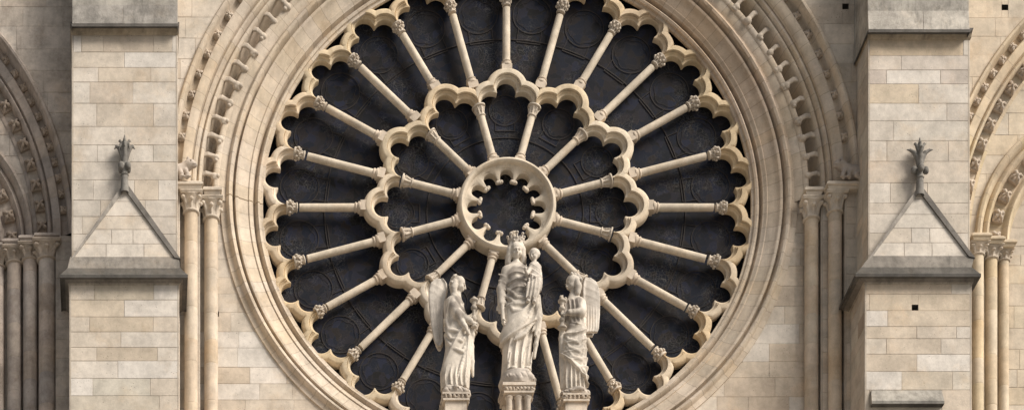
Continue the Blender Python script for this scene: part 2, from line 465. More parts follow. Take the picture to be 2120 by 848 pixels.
def boss_mesh(kind, seed=0):
    q = random.Random(seed)
    s = SD((-1.3, -1.3, -1.3), (1.3, .6, 1.3), .055)
    s.box((-.95, -.2, -.95), (.95, .6, .95), .05)
    if kind == 'star':
        for i in range(4):
            a = pi / 4 + i * pi / 2 + q.uniform(-.12, .12); c, q_ = cos(a), sin(a)
            s.chain([(1.15 * c, -.2, 1.15 * q_), (.6 * c, -.75, .6 * q_), (0, -1.05, 0)], [.16, .3 * q.uniform(.7, 1.15), .2], .12)
            s.cap((1.1 * cos(a + pi / 4), -.75, 1.1 * sin(a + pi / 4)), (.2 * cos(a + pi / 4), -1.0, .2 * sin(a + pi / 4)), .22, .05, .08, True)
    else:
        for i in range(4):
            a = pi / 4 + i * pi / 2
            k = q.uniform(.75, 1.1); a += q.uniform(-.2, .2); s.ell((.55 * cos(a), -.35, .55 * sin(a)), (.48 * k, .5, .48), .08)
            s.ell((.95 * cos(a), -.4, .95 * sin(a)), (.24, .3 * k, .3 * k), .08)
        s.ell((0, -.7, 0), (.3, .35, .3), .05)
        for i in range(8):
            a = i * pi / 4 + .2 + q.uniform(-.2, .2)
            s.cap((.25 * cos(a), -.95, .25 * sin(a)), (1.1 * cos(a), -.75, 1.1 * sin(a)), .1, .13, .05, True)
    return s.mesh('carved_boss', M_CAPS, (.50, .43, .34))
ME_STAR, ME_ROSETTE = [boss_mesh('star', i) for i in range(3)], [boss_mesh('rosette', i) for i in range(4)]

def tinted(me, k, mat=None):
    m = me.copy(); a = m.color_attributes['tint']; v = np.zeros(len(m.vertices) * 4, np.float32); a.data.foreach_get('color', v)
    v = v.reshape(-1, 4); v[:, :3] *= np.array(k, np.float32); a.data.foreach_set('color', v.ravel())
    if mat: m.materials[0] = mat
    return m
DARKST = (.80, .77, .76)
def crocket_mesh(seed):
    q = random.Random(seed)
    """local: +Z away from the arch centre, stem springs from the outer roll and curls inwards to a bulb; units of 1 = .1"""
    s = SD((-2.2, -3.4, -3.4), (2.2, 2.4, 3.6), .085)
    for k, o in ((-.45, -.1), (0, 0), (.45, .1)):
        s.chain([(k * .6 - 1.3, .1, 3.2), (k * .8 - .2, -.8, 2.5), (k * .7 + .75, -1.3, 1.3), (k * .5 + 1.05, -1.6, 0), (k * .3 + .75, -1.6, -1.3)],
                [.12, .2, .25, .3, .34], .08)
    s.ell((.45, -1.5, -1.9), (.78, .8, .85), .2)
    for i in range(3): s.ell((.3 + q.uniform(-.75, .75), -1.5 + q.uniform(-.3, .3), -2.2 + q.uniform(-.5, .4)), (q.uniform(.3, .55), .5, .45), .1)
    s.cap((.2, -.5, -1.6), (.1, 1.2, -1.2), .4, .5, .2)
    s.cap((.1, -2.4, -1.7), (.2, -2.2, -.3), .12, .1, .1, True)
    return s.mesh('crocket', M_CAPS, (.54, .475, .38), scale=.1)
ME_CROCKET = [crocket_mesh(i) for i in range(4)]

def finial_mesh(wide):
    s = SD((-30, -24, -14), (30, 24, 106), .75)
    s.chain([(0, 0, -12), (0, 0, 14), (0, 0, 34), (0, 0, 60)], [9, 7, 5.5, 6.5], 1)
    s.rev([(20, 6.5), (22, 8.5), (24, 6.5)], k=1)
    for i in range(4):
        a = pi / 4 * (2 * i + 1) if not wide else pi / 2 * i
        R = 9.5 if not wide else 11.5
        s.ell((R * cos(a), R * .8 * sin(a), 38), (6.2, 6, 8), 1.5); s.ell((R * 1.15 * cos(a), R * .9 * sin(a), 34.5), (4.5, 4.5, 4), 1)
    for i in range(8):
        a = pi / 4 * i; c, q = cos(a), sin(a) * .6
        if wide:
            if i % 2: continue
            s.chain([(3 * c, 3 * q, 48), (6 * c, 6 * q, 64), (11 * c, 11 * q, 73), (19 * c, 17 * q, 78), (26 * c, 22 * q, 79)], [3.6, 5, 4.2, 2.6, .9], 1.5)
        else:
            k = 1 if i % 2 == 0 else .75; w = 1 if i % 2 == 0 else .62
            s.chain([(3 * c, 3 * q, 48), (6 * c, 6 * q, 62), (11 * k * c, 11 * q, 76), (16 * k * c, 16 * q, 80), (20 * k * c, 18 * q, 75 - 6 * (i % 2))], [3 * w, 3.9 * w, 3.9 * w, 3.0 * w, 1.2 * w], .8)
    for i in range(4):
        a = pi / 2 * i; c, q = cos(a), sin(a) * .6
        s.chain([(2 * c, 2 * q, 72), (5 * c, 5 * q, 84), (9 * c, 8 * q, 91), (12 * c, 10 * q, 90)], [3.2, 3.6, 2.4, 1], 1)
    s.chain([(0, 0, 60), (0, 0, 88), (0, 0, 103)], [6, 4.5, 1], 1.5)
    return s.mesh('finial', M_WEATH, (.21, .20, .175), scale=.01)

def beast_mesh(sg):
    """crouching beast at the foot of the hood moulding, head turned towards the rose (sg=+1: to the right)"""
    s = SD((-42, -26, -6), (42, 22, 46), .9)
    s.ell((-14 * sg, 0, 17), (22, 15, 15), 4); s.ell((-26 * sg, 2, 14), (14, 13, 13), 4)
    s.cap((-2 * sg, -2, 22), (12 * sg, -4, 28), 11, 10, 5)
    s.ell((17 * sg, -6, 31), (12, 10, 9.5), 3); s.ell((25 * sg, -8, 28), (7, 6.5, 5.5), 2)
    s.ell((13 * sg, -8, 41), (3, 3, 4.5), 1.5); s.ell((18 * sg, -14, 33), (2, 2, 2), .5, True)
    s.cap((22 * sg, -14, 25.5), (31 * sg, -13, 26), 1.1, 1.1, .5, True)
    for x in (-4, 8): s.chain([(x * sg, -9, 16), ((x + 4) * sg, -13, 7), ((x + 3) * sg, -13, 0)], [5.5, 4.2, 4], 2); s.ell(((x + 6) * sg, -15, 1), (5, 4, 2.5), 1)
    s.chain([(-24 * sg, -9, 12), (-15 * sg, -14, 5), (-22 * sg, -13, 0)], [8, 5, 4], 2)
    return s.mesh('crouching_beast', M_CAPS, (.42, .37, .31), scale=.01)

# ================================================================== ROSE WINDOW
RC = (10.51, .05, 4.29); ZS = .96
rose = thing('rose_window', 'great round stone rose window with spoke columns and dark leaded glass behind the statues', 'rose window', RC, scale=(1, 1, ZS))
PT = [(.63, .55, .415), (.61, .52, .375), (.64, .565, .445), (.59, .49, .335), (.56, .48, .36)]
def trefoil_arch(half_deg, B, rim, seed, pal=None):
    r = random.Random(seed); col = jit(r.choice(pal or PT), .06, r)
    O = (0., 2.5); C3 = [(0., 34.5), (-32., 7.5), (32., 7.5)]; r0 = 20.6
    prof = [(0, .24), (0, .115), (.8, .095), (3.6, .09), (4.6, .082), (5.0, .055), (6.0, .042), (7.0, .05), (7.4, .055), (7.7, .018), (8.8, .0), (16.0, 0), (18.2, .01), (20.4, .035), (22.4, .06), (22.8, .08), (22.8, .19)]
    phis = sorted(set([180 * i / 72 for i in range(73)] + [49.8, 130.2, 49.0, 50.6, 129.4, 131.0]))
    T = math.tan(rad(half_deg)); vs = []; cc = []
    for ph in phis:
        ca, sa = cos(rad(ph)), sin(rad(ph))
        tw = 1e9      # the wedge between neighbouring spokes: |t| = (B + r) T
        den = abs(ca) - sa * T
        if den > 1e-6: tw = (B + O[1]) * T / den
        if rim:       # the rim circle
            b_ = (B + O[1]) * sa; c_ = (B + O[1]) ** 2 - rim ** 2; tw = min(tw, -b_ + sqrt(b_ * b_ - c_))
        for d, y in prof:
            rho = 31 + d if d < 12 else 0
            for cx, cz in C3:
                vx, vz = cx - O[0], cz - O[1]; pr = vx * ca + vz * sa; q = (r0 + d) ** 2 - (vx * vx + vz * vz - pr * pr)
                if q > 0: rho = max(rho, pr + sqrt(q))
            rho = max(rho, 31 + d * .6)
            rho = min(rho, tw)
            vs.append(((O[0] + rho * ca) / 100, y, (B + O[1] + rho * sa) / 100)); cc.append(col)
    m = len(prof); fs = [(i * m + j, (i + 1) * m + j, (i + 1) * m + j + 1, i * m + j + 1) for i in range(len(phis) - 1) for j in range(m - 1)]
    mb = MB(); mb.add(vs, fs, cc); return mb
PO = [(.60, .485, .315), (.57, .46, .295), (.62, .515, .35), (.56, .46, .32)]      # the rim arches are of a yellower stone
def rot_to(th): return (0, rad(90 - th), 0)
for i in range(24):
    th = 7.5 + 15 * i
    trefoil_arch(7.5, 450, 509, 100 + i, PO if th < 112 else PO + PT[:3]).build('tracery_arch', M_TRAC, rose, 48, rot=rot_to(th))
for i in range(12):
    trefoil_arch(15, 220, None, 200 + i).build('tracery_arch', M_TRAC, rose, 48, rot=rot_to(30 * i))
# spoke columns: shaft with a base and a capital as sub-parts
def shaft_mesh(L):
    mb = MB(); prof = [(.080, 0), (.080, .02), (.0765, L - .02), (.0765, L)]
    lathe(mb, prof, 18, (.62, .55, .43)); return mb.mesh('spoke_shaft', M_TRAC, 50)
def base_mesh():
    mb = MB(); lathe(mb, [(.10, .0), (.118, .01), (.122, .035), (.112, .055), (.095, .062), (.092, .085), (.102, .095), (.103, .11), (.09, .125), (.078, .135)], 20, (.58, .5, .39))
    mb.box(-.105, .105, -.105, .12, -.13, .012, (.58, .5, .39)); return mb.mesh('spoke_base', M_TRAC, 40)
ME_SB = base_mesh()
shafts = {k: shaft_mesh(v) for k, v in {'in': .92, 'oa': 1.24, 'ob': 1.50}.items()}
for i in range(12):
    th = 15 + 30 * i; a = rad(th); R0 = 1.14
    o = link('spoke_column', shafts['in'], rose, (R0 * cos(a), .12, R0 * sin(a)), rot_to(th))
    link('spoke_base', ME_SB, o, (0, 0, -.09)); link('spoke_capital', ME_SC0, o, (0, 0, .90), (0, 0, rng.uniform(0, .7)), (.072, .072, .085))
for i in range(24):
    th = 15 * i; a = rad(th); A = i % 2 == 0; R0 = 3.06 if A else 2.78; L = 4.36 - R0 + .0
    o = link('spoke_column', shafts['oa' if A else 'ob'], rose, (R0 * cos(a), .12, R0 * sin(a)), rot_to(th))
    link('spoke_base', ME_SB, o, (0, 0, -.03)); k = rng.uniform(.92, 1.05)
    link('spoke_capital', ME_SC1, o, (0, 0, L), (0, 0, rng.uniform(0, .7)), (.069 * k, .069 * k, .085))
# central ring with twelve cusped lobes
def oculus():
    mb = MB(); n = 12 * 24; prof = []
    hw = 13.4      # lobe radius
    for i in range(n + 1):
        th = 360 * i / n; loc = ((th + 15) % 30) - 15; l = rad(loc)
        # lobe opening: circle radius hw centred at R=68; between lobes a narrow neck to the cusp ball
        q = hw ** 2 - (68 * sin(l)) ** 2
        ro = 68 * cos(l) + sqrt(q) if q > 0 else 61.5
        if q <= 0: ro = 61.5
        lo = max(61.5, ro)
        pts = [(lo, .27), (lo, .125), (lo + .8, .105), (min(lo + 3.0, 84), .10), (max(lo + 3.5, 83.5), .075), (88.5, .05), (90, .0), (91.5, -.03), (95, -.05), (99, -.035), (101.5, .01), (102, .06), (102, .27)]
        prof.append([(p[0] / 100 * cos(rad(th)), p[1], p[0] / 100 * sin(rad(th))) for p in pts])
    m = len(prof[0]); vs = [p for r_ in prof for p in r_]
    mb.add(vs, [(i * m + j, i * m + j + 1, (i + 1) * m + j + 1, (i + 1) * m + j) for i in range(n) for j in range(m - 1)], (.60, .53, .41))
    o = mb.build('central_ring', M_TRAC, rose, 42)
    s = SD((-1.3, -.9, -1.2), (1.3, .9, 1.2), .07)
    s.ell((-.52, 0, -.35), (.5, .55, .5), .12); s.ell((.52, 0, -.35), (.5, .55, .5), .12); s.ell((0, -.1, -.5), (.4, .5, .4), .15)
    s.cap((0, 0, -.3), (0, .1, .9), .34, .5, .25)
    me = s.mesh('cusp_knob', M_TRAC, (.60, .53, .42), scale=.082)
    for i in range(12):
        th = 15 + 30 * i; R = .595
        link('cusp_knob', me, o, (R * cos(rad(th)), .13, R * sin(rad(th))), rot_to(th))
oculus()
# glazing and its ironwork
mb = MB(); vs = [(0, .31, 0)]; n = 96
vs += [(5.35 * cos(2 * pi * k / n), .31, 5.35 * sin(2 * pi * k / n)) for k in range(n)]
mb.add(vs, [(0, 1 + (k + 1) % n, 1 + k) for k in range(n)], (.02, .02, .03)); mb.build('glass', M_GLASS, rose)
def ring_bar(R, w=.012, d=.03, n=90, c=(0, 0), mb=None, lobes=0, amp=0):
    mb = mb or MB(); vs = []
    for k in range(n):
        a = 2 * pi * k / n; rr = R + (amp * abs(sin(lobes * a / 2)) if lobes else 0)
        for (q, y) in ((-w, .30), (-w, .30 - d), (w, .30 - d), (w, .30)): vs.append((c[0] + (rr + q) * cos(a), y, c[1] + (rr + q) * sin(a)))
    fs = [(4 * k + j, 4 * k + j + 1, 4 * ((k + 1) % n) + j + 1, 4 * ((k + 1) % n) + j) for k in range(n) for j in range(3)]
    mb.add(vs, fs, (.03, .02, .018)); return mb
ring_bar(3.76, .009, .010).build('ring_bar', M_IRON, rose); ring_bar(1.63, .009, .010).build('ring_bar', M_IRON, rose)
def medallion(R, r_, tail):
    mb = ring_bar(r_, .007, .006, 48, (0, R), lobes=0); ring_bar(r_ * .72, .003, .004, 40, (0, R), mb, 6, r_ * .12)
    for sg in (-1, 1):
        x0 = sg * r_ * .62
        mb.box(min(x0, x0 - sg * .012), max(x0, x0 - sg * .012), .293, .30, R - r_ - tail, R - r_ * .8, (.03, .02, .018))
    mb.box(-r_ * .62, r_ * .62, .294, .30, R - r_ - tail, R - r_ - tail + .018, (.03, .02, .018))
    return mb.mesh('medallion_frame', M_IRON, 50)
m1, m2 = medallion(4.32, .40, .22), medallion(2.22, .33, .12)
for i in range(24): link('medallion_frame', m1, rose, rot=rot_to(7.5 + 15 * i))
for i in range(12): link('medallion_frame', m2, rose, rot=rot_to(30 * i))
# round moulded frame
PR = [(.56, .485, .375), (.54, .465, .355), (.575, .50, .395), (.54, .455, .335), (.53, .455, .35)]
mb = MB()
pr = [(5.36, .37), (5.36, .14), (5.062, .13), (5.062, .065), (5.068, .055), (5.12, .047), (5.13, .0), (5.17, -.02), (5.205, .01), (5.225, .08), (5.25, .11), (5.268, .05), (5.28, -.03), (5.32, -.045), (5.34, -.07), (5.36, -.075), (5.375, -.055), (5.47, -.105), (5.57, -.155), (5.585, -.185), (5.60, -.195), (5.62, -.20), (5.645, -.205), (5.655, -.15), (5.68, -.09), (5.70, -.12), (5.71, -.215), (5.735, -.265), (5.78, -.28), (5.82, -.25), (5.835, -.20), (5.85, -.185), (5.955, -.185), (5.96, -.06)]
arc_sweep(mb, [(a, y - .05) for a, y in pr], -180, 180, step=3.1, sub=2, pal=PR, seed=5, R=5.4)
for i, (x, y, z) in enumerate(mb.v):  # shade on the upper right arc, painted in as a browner, darker tint
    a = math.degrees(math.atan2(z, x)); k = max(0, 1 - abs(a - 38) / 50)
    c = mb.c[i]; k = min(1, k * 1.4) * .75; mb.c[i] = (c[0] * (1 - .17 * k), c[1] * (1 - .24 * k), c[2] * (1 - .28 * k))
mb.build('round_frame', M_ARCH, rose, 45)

# ================================================================== GREAT ARCH
arch = thing('great_arch', 'deep carved arch with crockets and small bosses framing the round rose window', 'arch', (RC[0] + .03, 0, 4.30), scale=(1, 1, ZS))
pa = [(5.83, -.17), (5.88, -.20), (6.00, -.25), (6.015, -.25), (6.03, -.27), (6.06, -.28), (6.10, -.29), (6.135, -.27), (6.15, -.22), (6.16, -.06), (6.19, .06), (6.27, .07), (6.33, -.02), (6.37, -.22), (6.385, -.30), (6.41, -.34), (6.44, -.35), (6.47, -.32), (6.48, -.28), (6.495, -.34), (6.53, -.40), (6.57, -.40), (6.59, -.37), (6.60, -.44)]
pb = [(6.60, -.42), (6.62, -.46), (6.66, -.50), (6.78, -.535), (6.80, -.53), (6.81, -.46), (6.84, -.43), (6.90, -.42), (6.94, -.46), (6.95, -.60), (6.97, -.67), (7.00, -.70), (7.04, -.70), (7.07, -.67), (7.08, -.60), (7.08, -.5)]
for nm, p, st, sd in (('inner_moulding', pa, 3.3, 3), ('outer_moulding', pb, 3.1, 4)):
    mb = MB(); arc_sweep(mb, p, -1.2, 181.2, step=st, sub=3, pal=PR, seed=sd, R=6.4)
    mb.build(nm, M_ARCH, arch, 45)
for sd in (0, 1):
    for i in range(16):
        th = 3.2 + 3.72 * i
        if sd: th = 180 - th
        k = rng.uniform(.9, 1.05)
        link('crocket', rng.choice(ME_CROCKET), arch, (6.30 * cos(rad(th)), -.12, 6.30 * sin(rad(th))), rot_to(th + rng.uniform(-2, 2)), (k if sd else -k, k, k))
    for i in range(16):
        th = 9 + 3.86 * i
        if sd: th = 180 - th
        link('boss', rng.choice(ME_ROSETTE), arch, (6.875 * cos(rad(th)), -.47, 6.875 * sin(rad(th))), rot_to(th + rng.uniform(-4, 4)), (.082, .09, .082))
for sg in (1, -1):
    b = link('crouching_beast', beast_mesh(sg), arch, (-sg * (6.80), -.68, .0), scale=(1, 1, 1 / ZS))

def colonnette(parent, x, y, r, ztop, zb, cap_k, seed, name='side_column', pal=PR, mat=None, capmat=None):
    """x,y,z in parent space; the capital top is at ztop"""
    mb = MB(); q = random.Random(seed); z = zb; zc = ztop - 2.5 * cap_k * r * 1.1
    cuts = []
    while z < zc - .1: cuts.append(z); z += q.uniform(.45, .95)
    cuts.append(zc + .05)
    for a, b in zip(cuts[:-1], cuts[1:]):
        lathe(mb, [(r * .965, a), (r * .995, a + .007), (r, a + .012), (r, a + .04), (r, b - .04), (r, b - .012), (r * .995, b - .007), (r * .965, b)], 20, jit(q.choice(pal), .06, q), x, y)
    o = mb.build(name, mat or M_ARCH, parent, 50)
    c = link('leaf_capital', ME_CAP, o, (x, y, zc), (0, 0, 0), (r * 1.0, r * 1.0, r * 1.1 * cap_k))
    if capmat: c.data = capmat
    return o
# abaci and columns of the great arch (root space of an unscaled thing keeps the columns true)
Z1, Z2 = WZ(372, -.8) - 4.30, WZ(389, -.5) - 4.30
def abacus(parent, x0, x1, yf, yb, zt, h=.16, col=CREAM, name='abacus', mat=None):
    mb = MB(); e = .0
    mb.u_loft([(x0 + .05, x1 - .05, yf + .05, zt - h), (x0 + .03, x1 - .03, yf + .03, zt - h * .72), (x0 + .035, x1 - .035, yf + .035, zt - h * .62), (x0, x1, yf, zt - h * .5), (x0, x1, yf, zt - h * .22), (x0 + .02, x1 - .02, yf + .02, zt - h * .16), (x0 + .03, x1 - .03, yf + .03, zt)], yb, col)
    return mb.build(name, mat or M_ARCH, parent, 30)
for sg in (-1, 1):
    c1 = sg * 6.60; c2 = sg * 6.18
    for cx, y, r, zt, w, yf, sd in ((c1, -.52, .135, Z1 / ZS, .0, -.80, 1), (c2, -.29, .14, Z2 / ZS, .0, -.60, 2)):
        colonnette(arch, cx, y, r, zt - .17, -6.5, .95, sd + 10 * sg)
    xa = sorted((sg * 6.36, sg * 7.1)); abacus(arch, xa[0], xa[1], -.80, -.2, Z1 / ZS)
    xa = sorted((sg * 5.97, sg * 6.37)); abacus(arch, xa[0], xa[1], -.58, .0, Z2 / ZS)

# ================================================================== BAY WALLS
ZSPR = 4.30
PW = [PALE, CREAM, CREAM, TAN, (.53, .46, .36), (.55, .49, .40), (.48, .40, .30), WHITE]
wall = thing('bay_wall', 'plain pale ashlar wall flanking the rose window between the two buttresses', 'wall', (RC[0], 0, -1.6))
cx0, cz0 = RC[0], RC[2]
def wbuild(mb, name, mat=M_ASH, parent=wall):
    o = mb.build(name, mat, parent); o.location = (-parent.location[0], -parent.location[1], -parent.location[2]); return o
for sd in (0, 1):
    xa, xb = (cx0 - 6.40, cx0) if sd == 0 else (cx0, cx0 + 6.40)
    mb = MB(); yw = -.15
    rows = rand_rows(xa, xb, -1.6, 4.33, PW if sd == 0 else [CREAM, TAN, BROWN, TAN, PALE, (.45, .37, .28)], 31 + sd, (.32, .42), (.6, 1.3))
    hole = [(WX(441, yw), WX(453, yw), WZ(654, yw), WZ(644, yw))] if sd == 0 else []
    masonry(mb, front(yw), rows, hole, out_disc(cx0, cz0, 5.95, ZS, above=False), seed=sd)
    wbuild(mb, 'recessed_wall')
    # the step of the jamb behind the outer column, and its returns
    mb = MB(); s = -1 if sd == 0 else 1
    a, b = sorted((cx0 + s * 6.38, cx0 + s * 6.80))
    masonry(mb, front(-.38), rand_rows(a, b, -1.6, Z1 + 4.30 - .1, PW, 41 + sd), seed=3)
    f = right_face(cx0 - 6.38) if sd == 0 else (lambda u, v, d: (cx0 + 6.38 + d, u, v))
    masonry(mb, f, rand_rows(-.38, -.13, -1.6, 4.3, PW, 43 + sd), seed=3)
    f = right_face(cx0 - 6.80) if sd == 0 else (lambda u, v, d: (cx0 + 6.80 + d, u, v))
    masonry(mb, f, rand_rows(-.62, -.38, -1.6, 4.3, PW, 45 + sd), seed=3)
    wbuild(mb, 'jamb_wall')
    # the outer plane of the wall, around and above the great arch
    mb = MB(); xo = WX(300, -.62) if sd == 0 else WX(1850, -.62)
    a, b = sorted((cx0 + s * 6.80, xo))
    pal = [(.53, .47, .38), CREAM, (.50, .42, .32), PALE] if sd == 0 else [(.46, .40, .31), TAN, (.40, .34, .26), GREYB, CREAM]
    masonry(mb, front(-.62), rand_rows(a, b, -1.6, 4.30, pal, 51 + sd, (.3, .42), (.3, .6)), seed=6)
    a, b = sorted((cx0, xo))
    holes = [(WX(1744, -.62), WX(1757, -.62), WZ(19, -.62), WZ(8, -.62))] if sd else []
    masonry(mb, front(-.62), rand_rows(a, b, 4.30, 12.6, pal, 53 + sd, (.34, .46), (.7, 1.5)), holes, out_disc(cx0 + .03, 4.30, 7.03, ZS, below=False), seed=7)
    wbuild(mb, 'outer_wall')

# ================================================================== BUTTRESSES
def buttress(name, label, x_up, x_lo, eave, apex, up_rows, lo_rows, finw, corn, extra=None):
    yu, yl, ye = -1.42, -1.62, -1.80
    root = thing(name, label, 'buttress', (WX((x_lo[0] + x_lo[1]) / 2, yl), -1.2, -29.7), group='buttresses either side of the rose window')
    def add(mb, nm, mat=M_ASH, smooth=None, parent=None):
        o = mb.build(nm, mat, parent or root, smooth)
        l = root.location; o.location = (-l[0], -l[1], -l[2]) if parent is None else (0, 0, 0)
        return o
    ux0, ux1 = WX(x_up[0], yu), WX(x_up[1], yu); lx0, lx1 = WX(x_lo[0], yl), WX(x_lo[1], yl)
    # upper stage
    mb = MB(); rows = px_rows(up_rows, yu, ux0, ux1, 5)
    masonry(mb, front(yu), rows, seed=9)
    vs = [r[0] for r in rows][::-1] + [rows[0][1]]
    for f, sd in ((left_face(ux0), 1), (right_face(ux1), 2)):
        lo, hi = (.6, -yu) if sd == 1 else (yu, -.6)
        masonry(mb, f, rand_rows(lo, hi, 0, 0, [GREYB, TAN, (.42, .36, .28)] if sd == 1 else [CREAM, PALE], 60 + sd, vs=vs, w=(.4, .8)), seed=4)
    # carry on above the frame
    mb.box(ux0 + .02, ux1 - .02, yu + .1, -.6, WZ(52, yu), 12.6, CREAM)
    add(mb, 'upper_stage')
    # lower stage
    mb = MB(); rows = px_rows(lo_rows, yl, lx0, lx1, 6)
    holes = [tuple((WX(h[0], yl), WX(h[1], yl), WZ(h[3], yl), WZ(h[2], yl))) for h in (extra or [])]
    masonry(mb, front(yl), rows, holes, seed=10)
    vs = [r[0] for r in rows][::-1] + [rows[0][1]]
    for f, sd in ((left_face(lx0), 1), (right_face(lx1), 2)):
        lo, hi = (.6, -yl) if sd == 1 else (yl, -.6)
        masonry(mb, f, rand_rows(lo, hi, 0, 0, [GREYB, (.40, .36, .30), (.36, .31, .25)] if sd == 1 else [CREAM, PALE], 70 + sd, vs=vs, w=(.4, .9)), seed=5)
    mb.box(lx0 + .002, lx1 - .002, yl + .003, -.6, -29.7, vs[0] - .0, CREAM)
    add(mb, 'lower_stage')
    # weathered cap: dripping eave, sloping skirt on three sides
    ex0, ex1 = WX(eave[0], ye), WX(eave[1], ye); zt, zf, zb = WZ(eave[2] - 36, yu - .2), WZ(eave[2], ye), WZ(eave[2] + 6, ye)
    zs_ = zb - .0
    mb = MB()
    lv = [(lx0 - .005, lx1 + .005, yl - .004, zs_ - .045), (lx0 - .025, lx1 + .025, yl - .025, zs_ - .02), (ex0 + .10, ex1 - .10, ye + .09, zs_ + .015), (ex0 + .04, ex1 - .04, ye + .04, zs_ + .02), (ex0, ex1, ye, zb), (ex0, ex1, ye, zf),
          (ex0 + .025, ex1 - .025, ye + .03, zf + .035), (ex0 + .15, ex1 - .15, ye + .10, zf + .19), (ux0 - .02, ux1 + .02, yu - .215, zt)]
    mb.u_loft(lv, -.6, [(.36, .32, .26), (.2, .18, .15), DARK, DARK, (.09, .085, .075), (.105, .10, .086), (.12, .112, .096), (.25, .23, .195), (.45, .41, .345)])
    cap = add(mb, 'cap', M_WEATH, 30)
    # gablet: sloping triangular face of small ashlar with dark coping
    ax, az = WX(apex[0], yu - .10), WZ(apex[1], yu - .10); gx0, gx1 = WX(x_up[0] + 1, yu - .1), WX(x_up[1] + 1, yu - .1)
    zb2 = zt - .03
    def yy(z): return (yu - .20) + .10 * (z - zb2) / (az - zb2)
    def xl(z): return gx0 + (ax - gx0) * (z - zb2) / (az - zb2)
    def xr(z): return gx1 + (ax - gx1) * (z - zb2) / (az - zb2)
    mb = MB(); r = random.Random(int(apex[0])); z = zb2; k = 0
    while z < az - .05:
        z2 = min(az - .02, z + r.uniform(.26, .33)); L0, L1, R0, R1 = xl(z), xl(z2), xr(z), xr(z2); n = max(1, round((R0 - L0) / .62))
        W1 = R1 - L1; n = max(1, round(W1 / .6)) + (1 if k % 2 and W1 > .5 else 0)
        js = [L1 + W1 * (i + r.uniform(-.2, .2)) / n for i in range(1, n)]; g = .005
        B0 = [L0] + js + [R0]; B1 = [L1] + js + [R1]
        for i in range(len(B0) - 1):
            c = soften(jit(r.choice([PALE, (.53, .50, .43), CREAM, PALE]), .04, r), .5)
            P = [(B0[i] + g, z + g), (B0[i + 1] - g, z + g), (B1[i + 1] - g, z2 - g), (B1[i] + g, z2 - g)]
            if P[2][0] < P[3][0] + .004: P[2] = P[3] = ((P[2][0] + P[3][0]) / 2, z2 - g)
            vs = [(x, yy(zz) - .012, zz) for x, zz in P] + [(x, yy(zz) + .05, zz) for x, zz in P]
            mb.add(vs, [(0, 1, 2, 3), (0, 4, 5, 1), (1, 5, 6, 2), (2, 6, 7, 3), (3, 7, 4, 0)], c)
        z = z2; k += 1
    T = [(gx0, zb2), (gx1, zb2), (ax, az)]
    mb.add([(x, yy(zz) + .002, zz) for x, zz in T] + [(x, yu + .02, zz) for x, zz in T], [(0, 1, 2), (0, 3, 4, 1), (1, 4, 5, 2), (2, 5, 3, 0)], MORT)
    gab = add(mb, 'gablet', M_ASH)
    mb = MB()
    for sg, gx in ((-1, gx0), (1, gx1)):
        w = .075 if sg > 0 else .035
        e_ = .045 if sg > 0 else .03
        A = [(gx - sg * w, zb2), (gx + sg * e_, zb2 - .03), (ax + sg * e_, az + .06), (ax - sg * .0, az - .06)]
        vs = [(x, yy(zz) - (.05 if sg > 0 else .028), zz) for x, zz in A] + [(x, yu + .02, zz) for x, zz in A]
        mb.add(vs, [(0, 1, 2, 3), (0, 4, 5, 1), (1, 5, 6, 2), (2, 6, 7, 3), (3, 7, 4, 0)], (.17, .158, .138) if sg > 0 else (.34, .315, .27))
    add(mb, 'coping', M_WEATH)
    l = root.location
    link('finial', finial_mesh(finw), root, (ax - l[0], yu - .14 - l[1], az - l[2] + .0), scale=(1, 1, 1.0))
    # string course near the top of the picture with its weathered slope
    t, d1, d2 = corn
    mb = MB(); yc = yu - .20; cx_0, cx_1 = WX(x_up[0] + 1, yc), WX(x_up[1], yc)
    lv = [(ux0 - .004, ux1 + .004, yu - .004, WZ(d2 + 3, yu)), (ux0 - .02, ux1 + .02, yu - .03, WZ(d2, yu)), (ux0 - .02, ux1 + .02, yu - .06, WZ(d2 - 7, yu)), (ux0 - .03, ux1 + .03, yu - .13, WZ(d1 + 6, yu)), (cx_0, cx_1, yc, WZ(d1 + 6, yc)), (cx_0, cx_1, yc, WZ(d1, yc))]
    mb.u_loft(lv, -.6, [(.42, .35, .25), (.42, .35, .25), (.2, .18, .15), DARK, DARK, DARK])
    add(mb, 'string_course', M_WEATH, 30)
    mb = MB(); r = random.Random(4)
    yf = lambda v: yc + .01 + (v - WZ(d1, yc)) * .12
    fm = lambda u, v, d: (u, yf(v) + d, v)
    masonry(mb, fm, rand_rows(cx_0, cx_1, WZ(d1, yc) + .003, 12.0, [(.36, .345, .30), (.40, .38, .33), (.33, .31, .27)], int(x_up[0]), (.42, .5), (.7, 1.2), vs=None), seed=8)
    mb.box(cx_0 + .004, cx_1 - .004, yc + .06, -.6, WZ(d1, yc) + .005, 9.2, (.38, .36, .31))
    add(mb, 'weathering', M_WEATH)
    return root, add
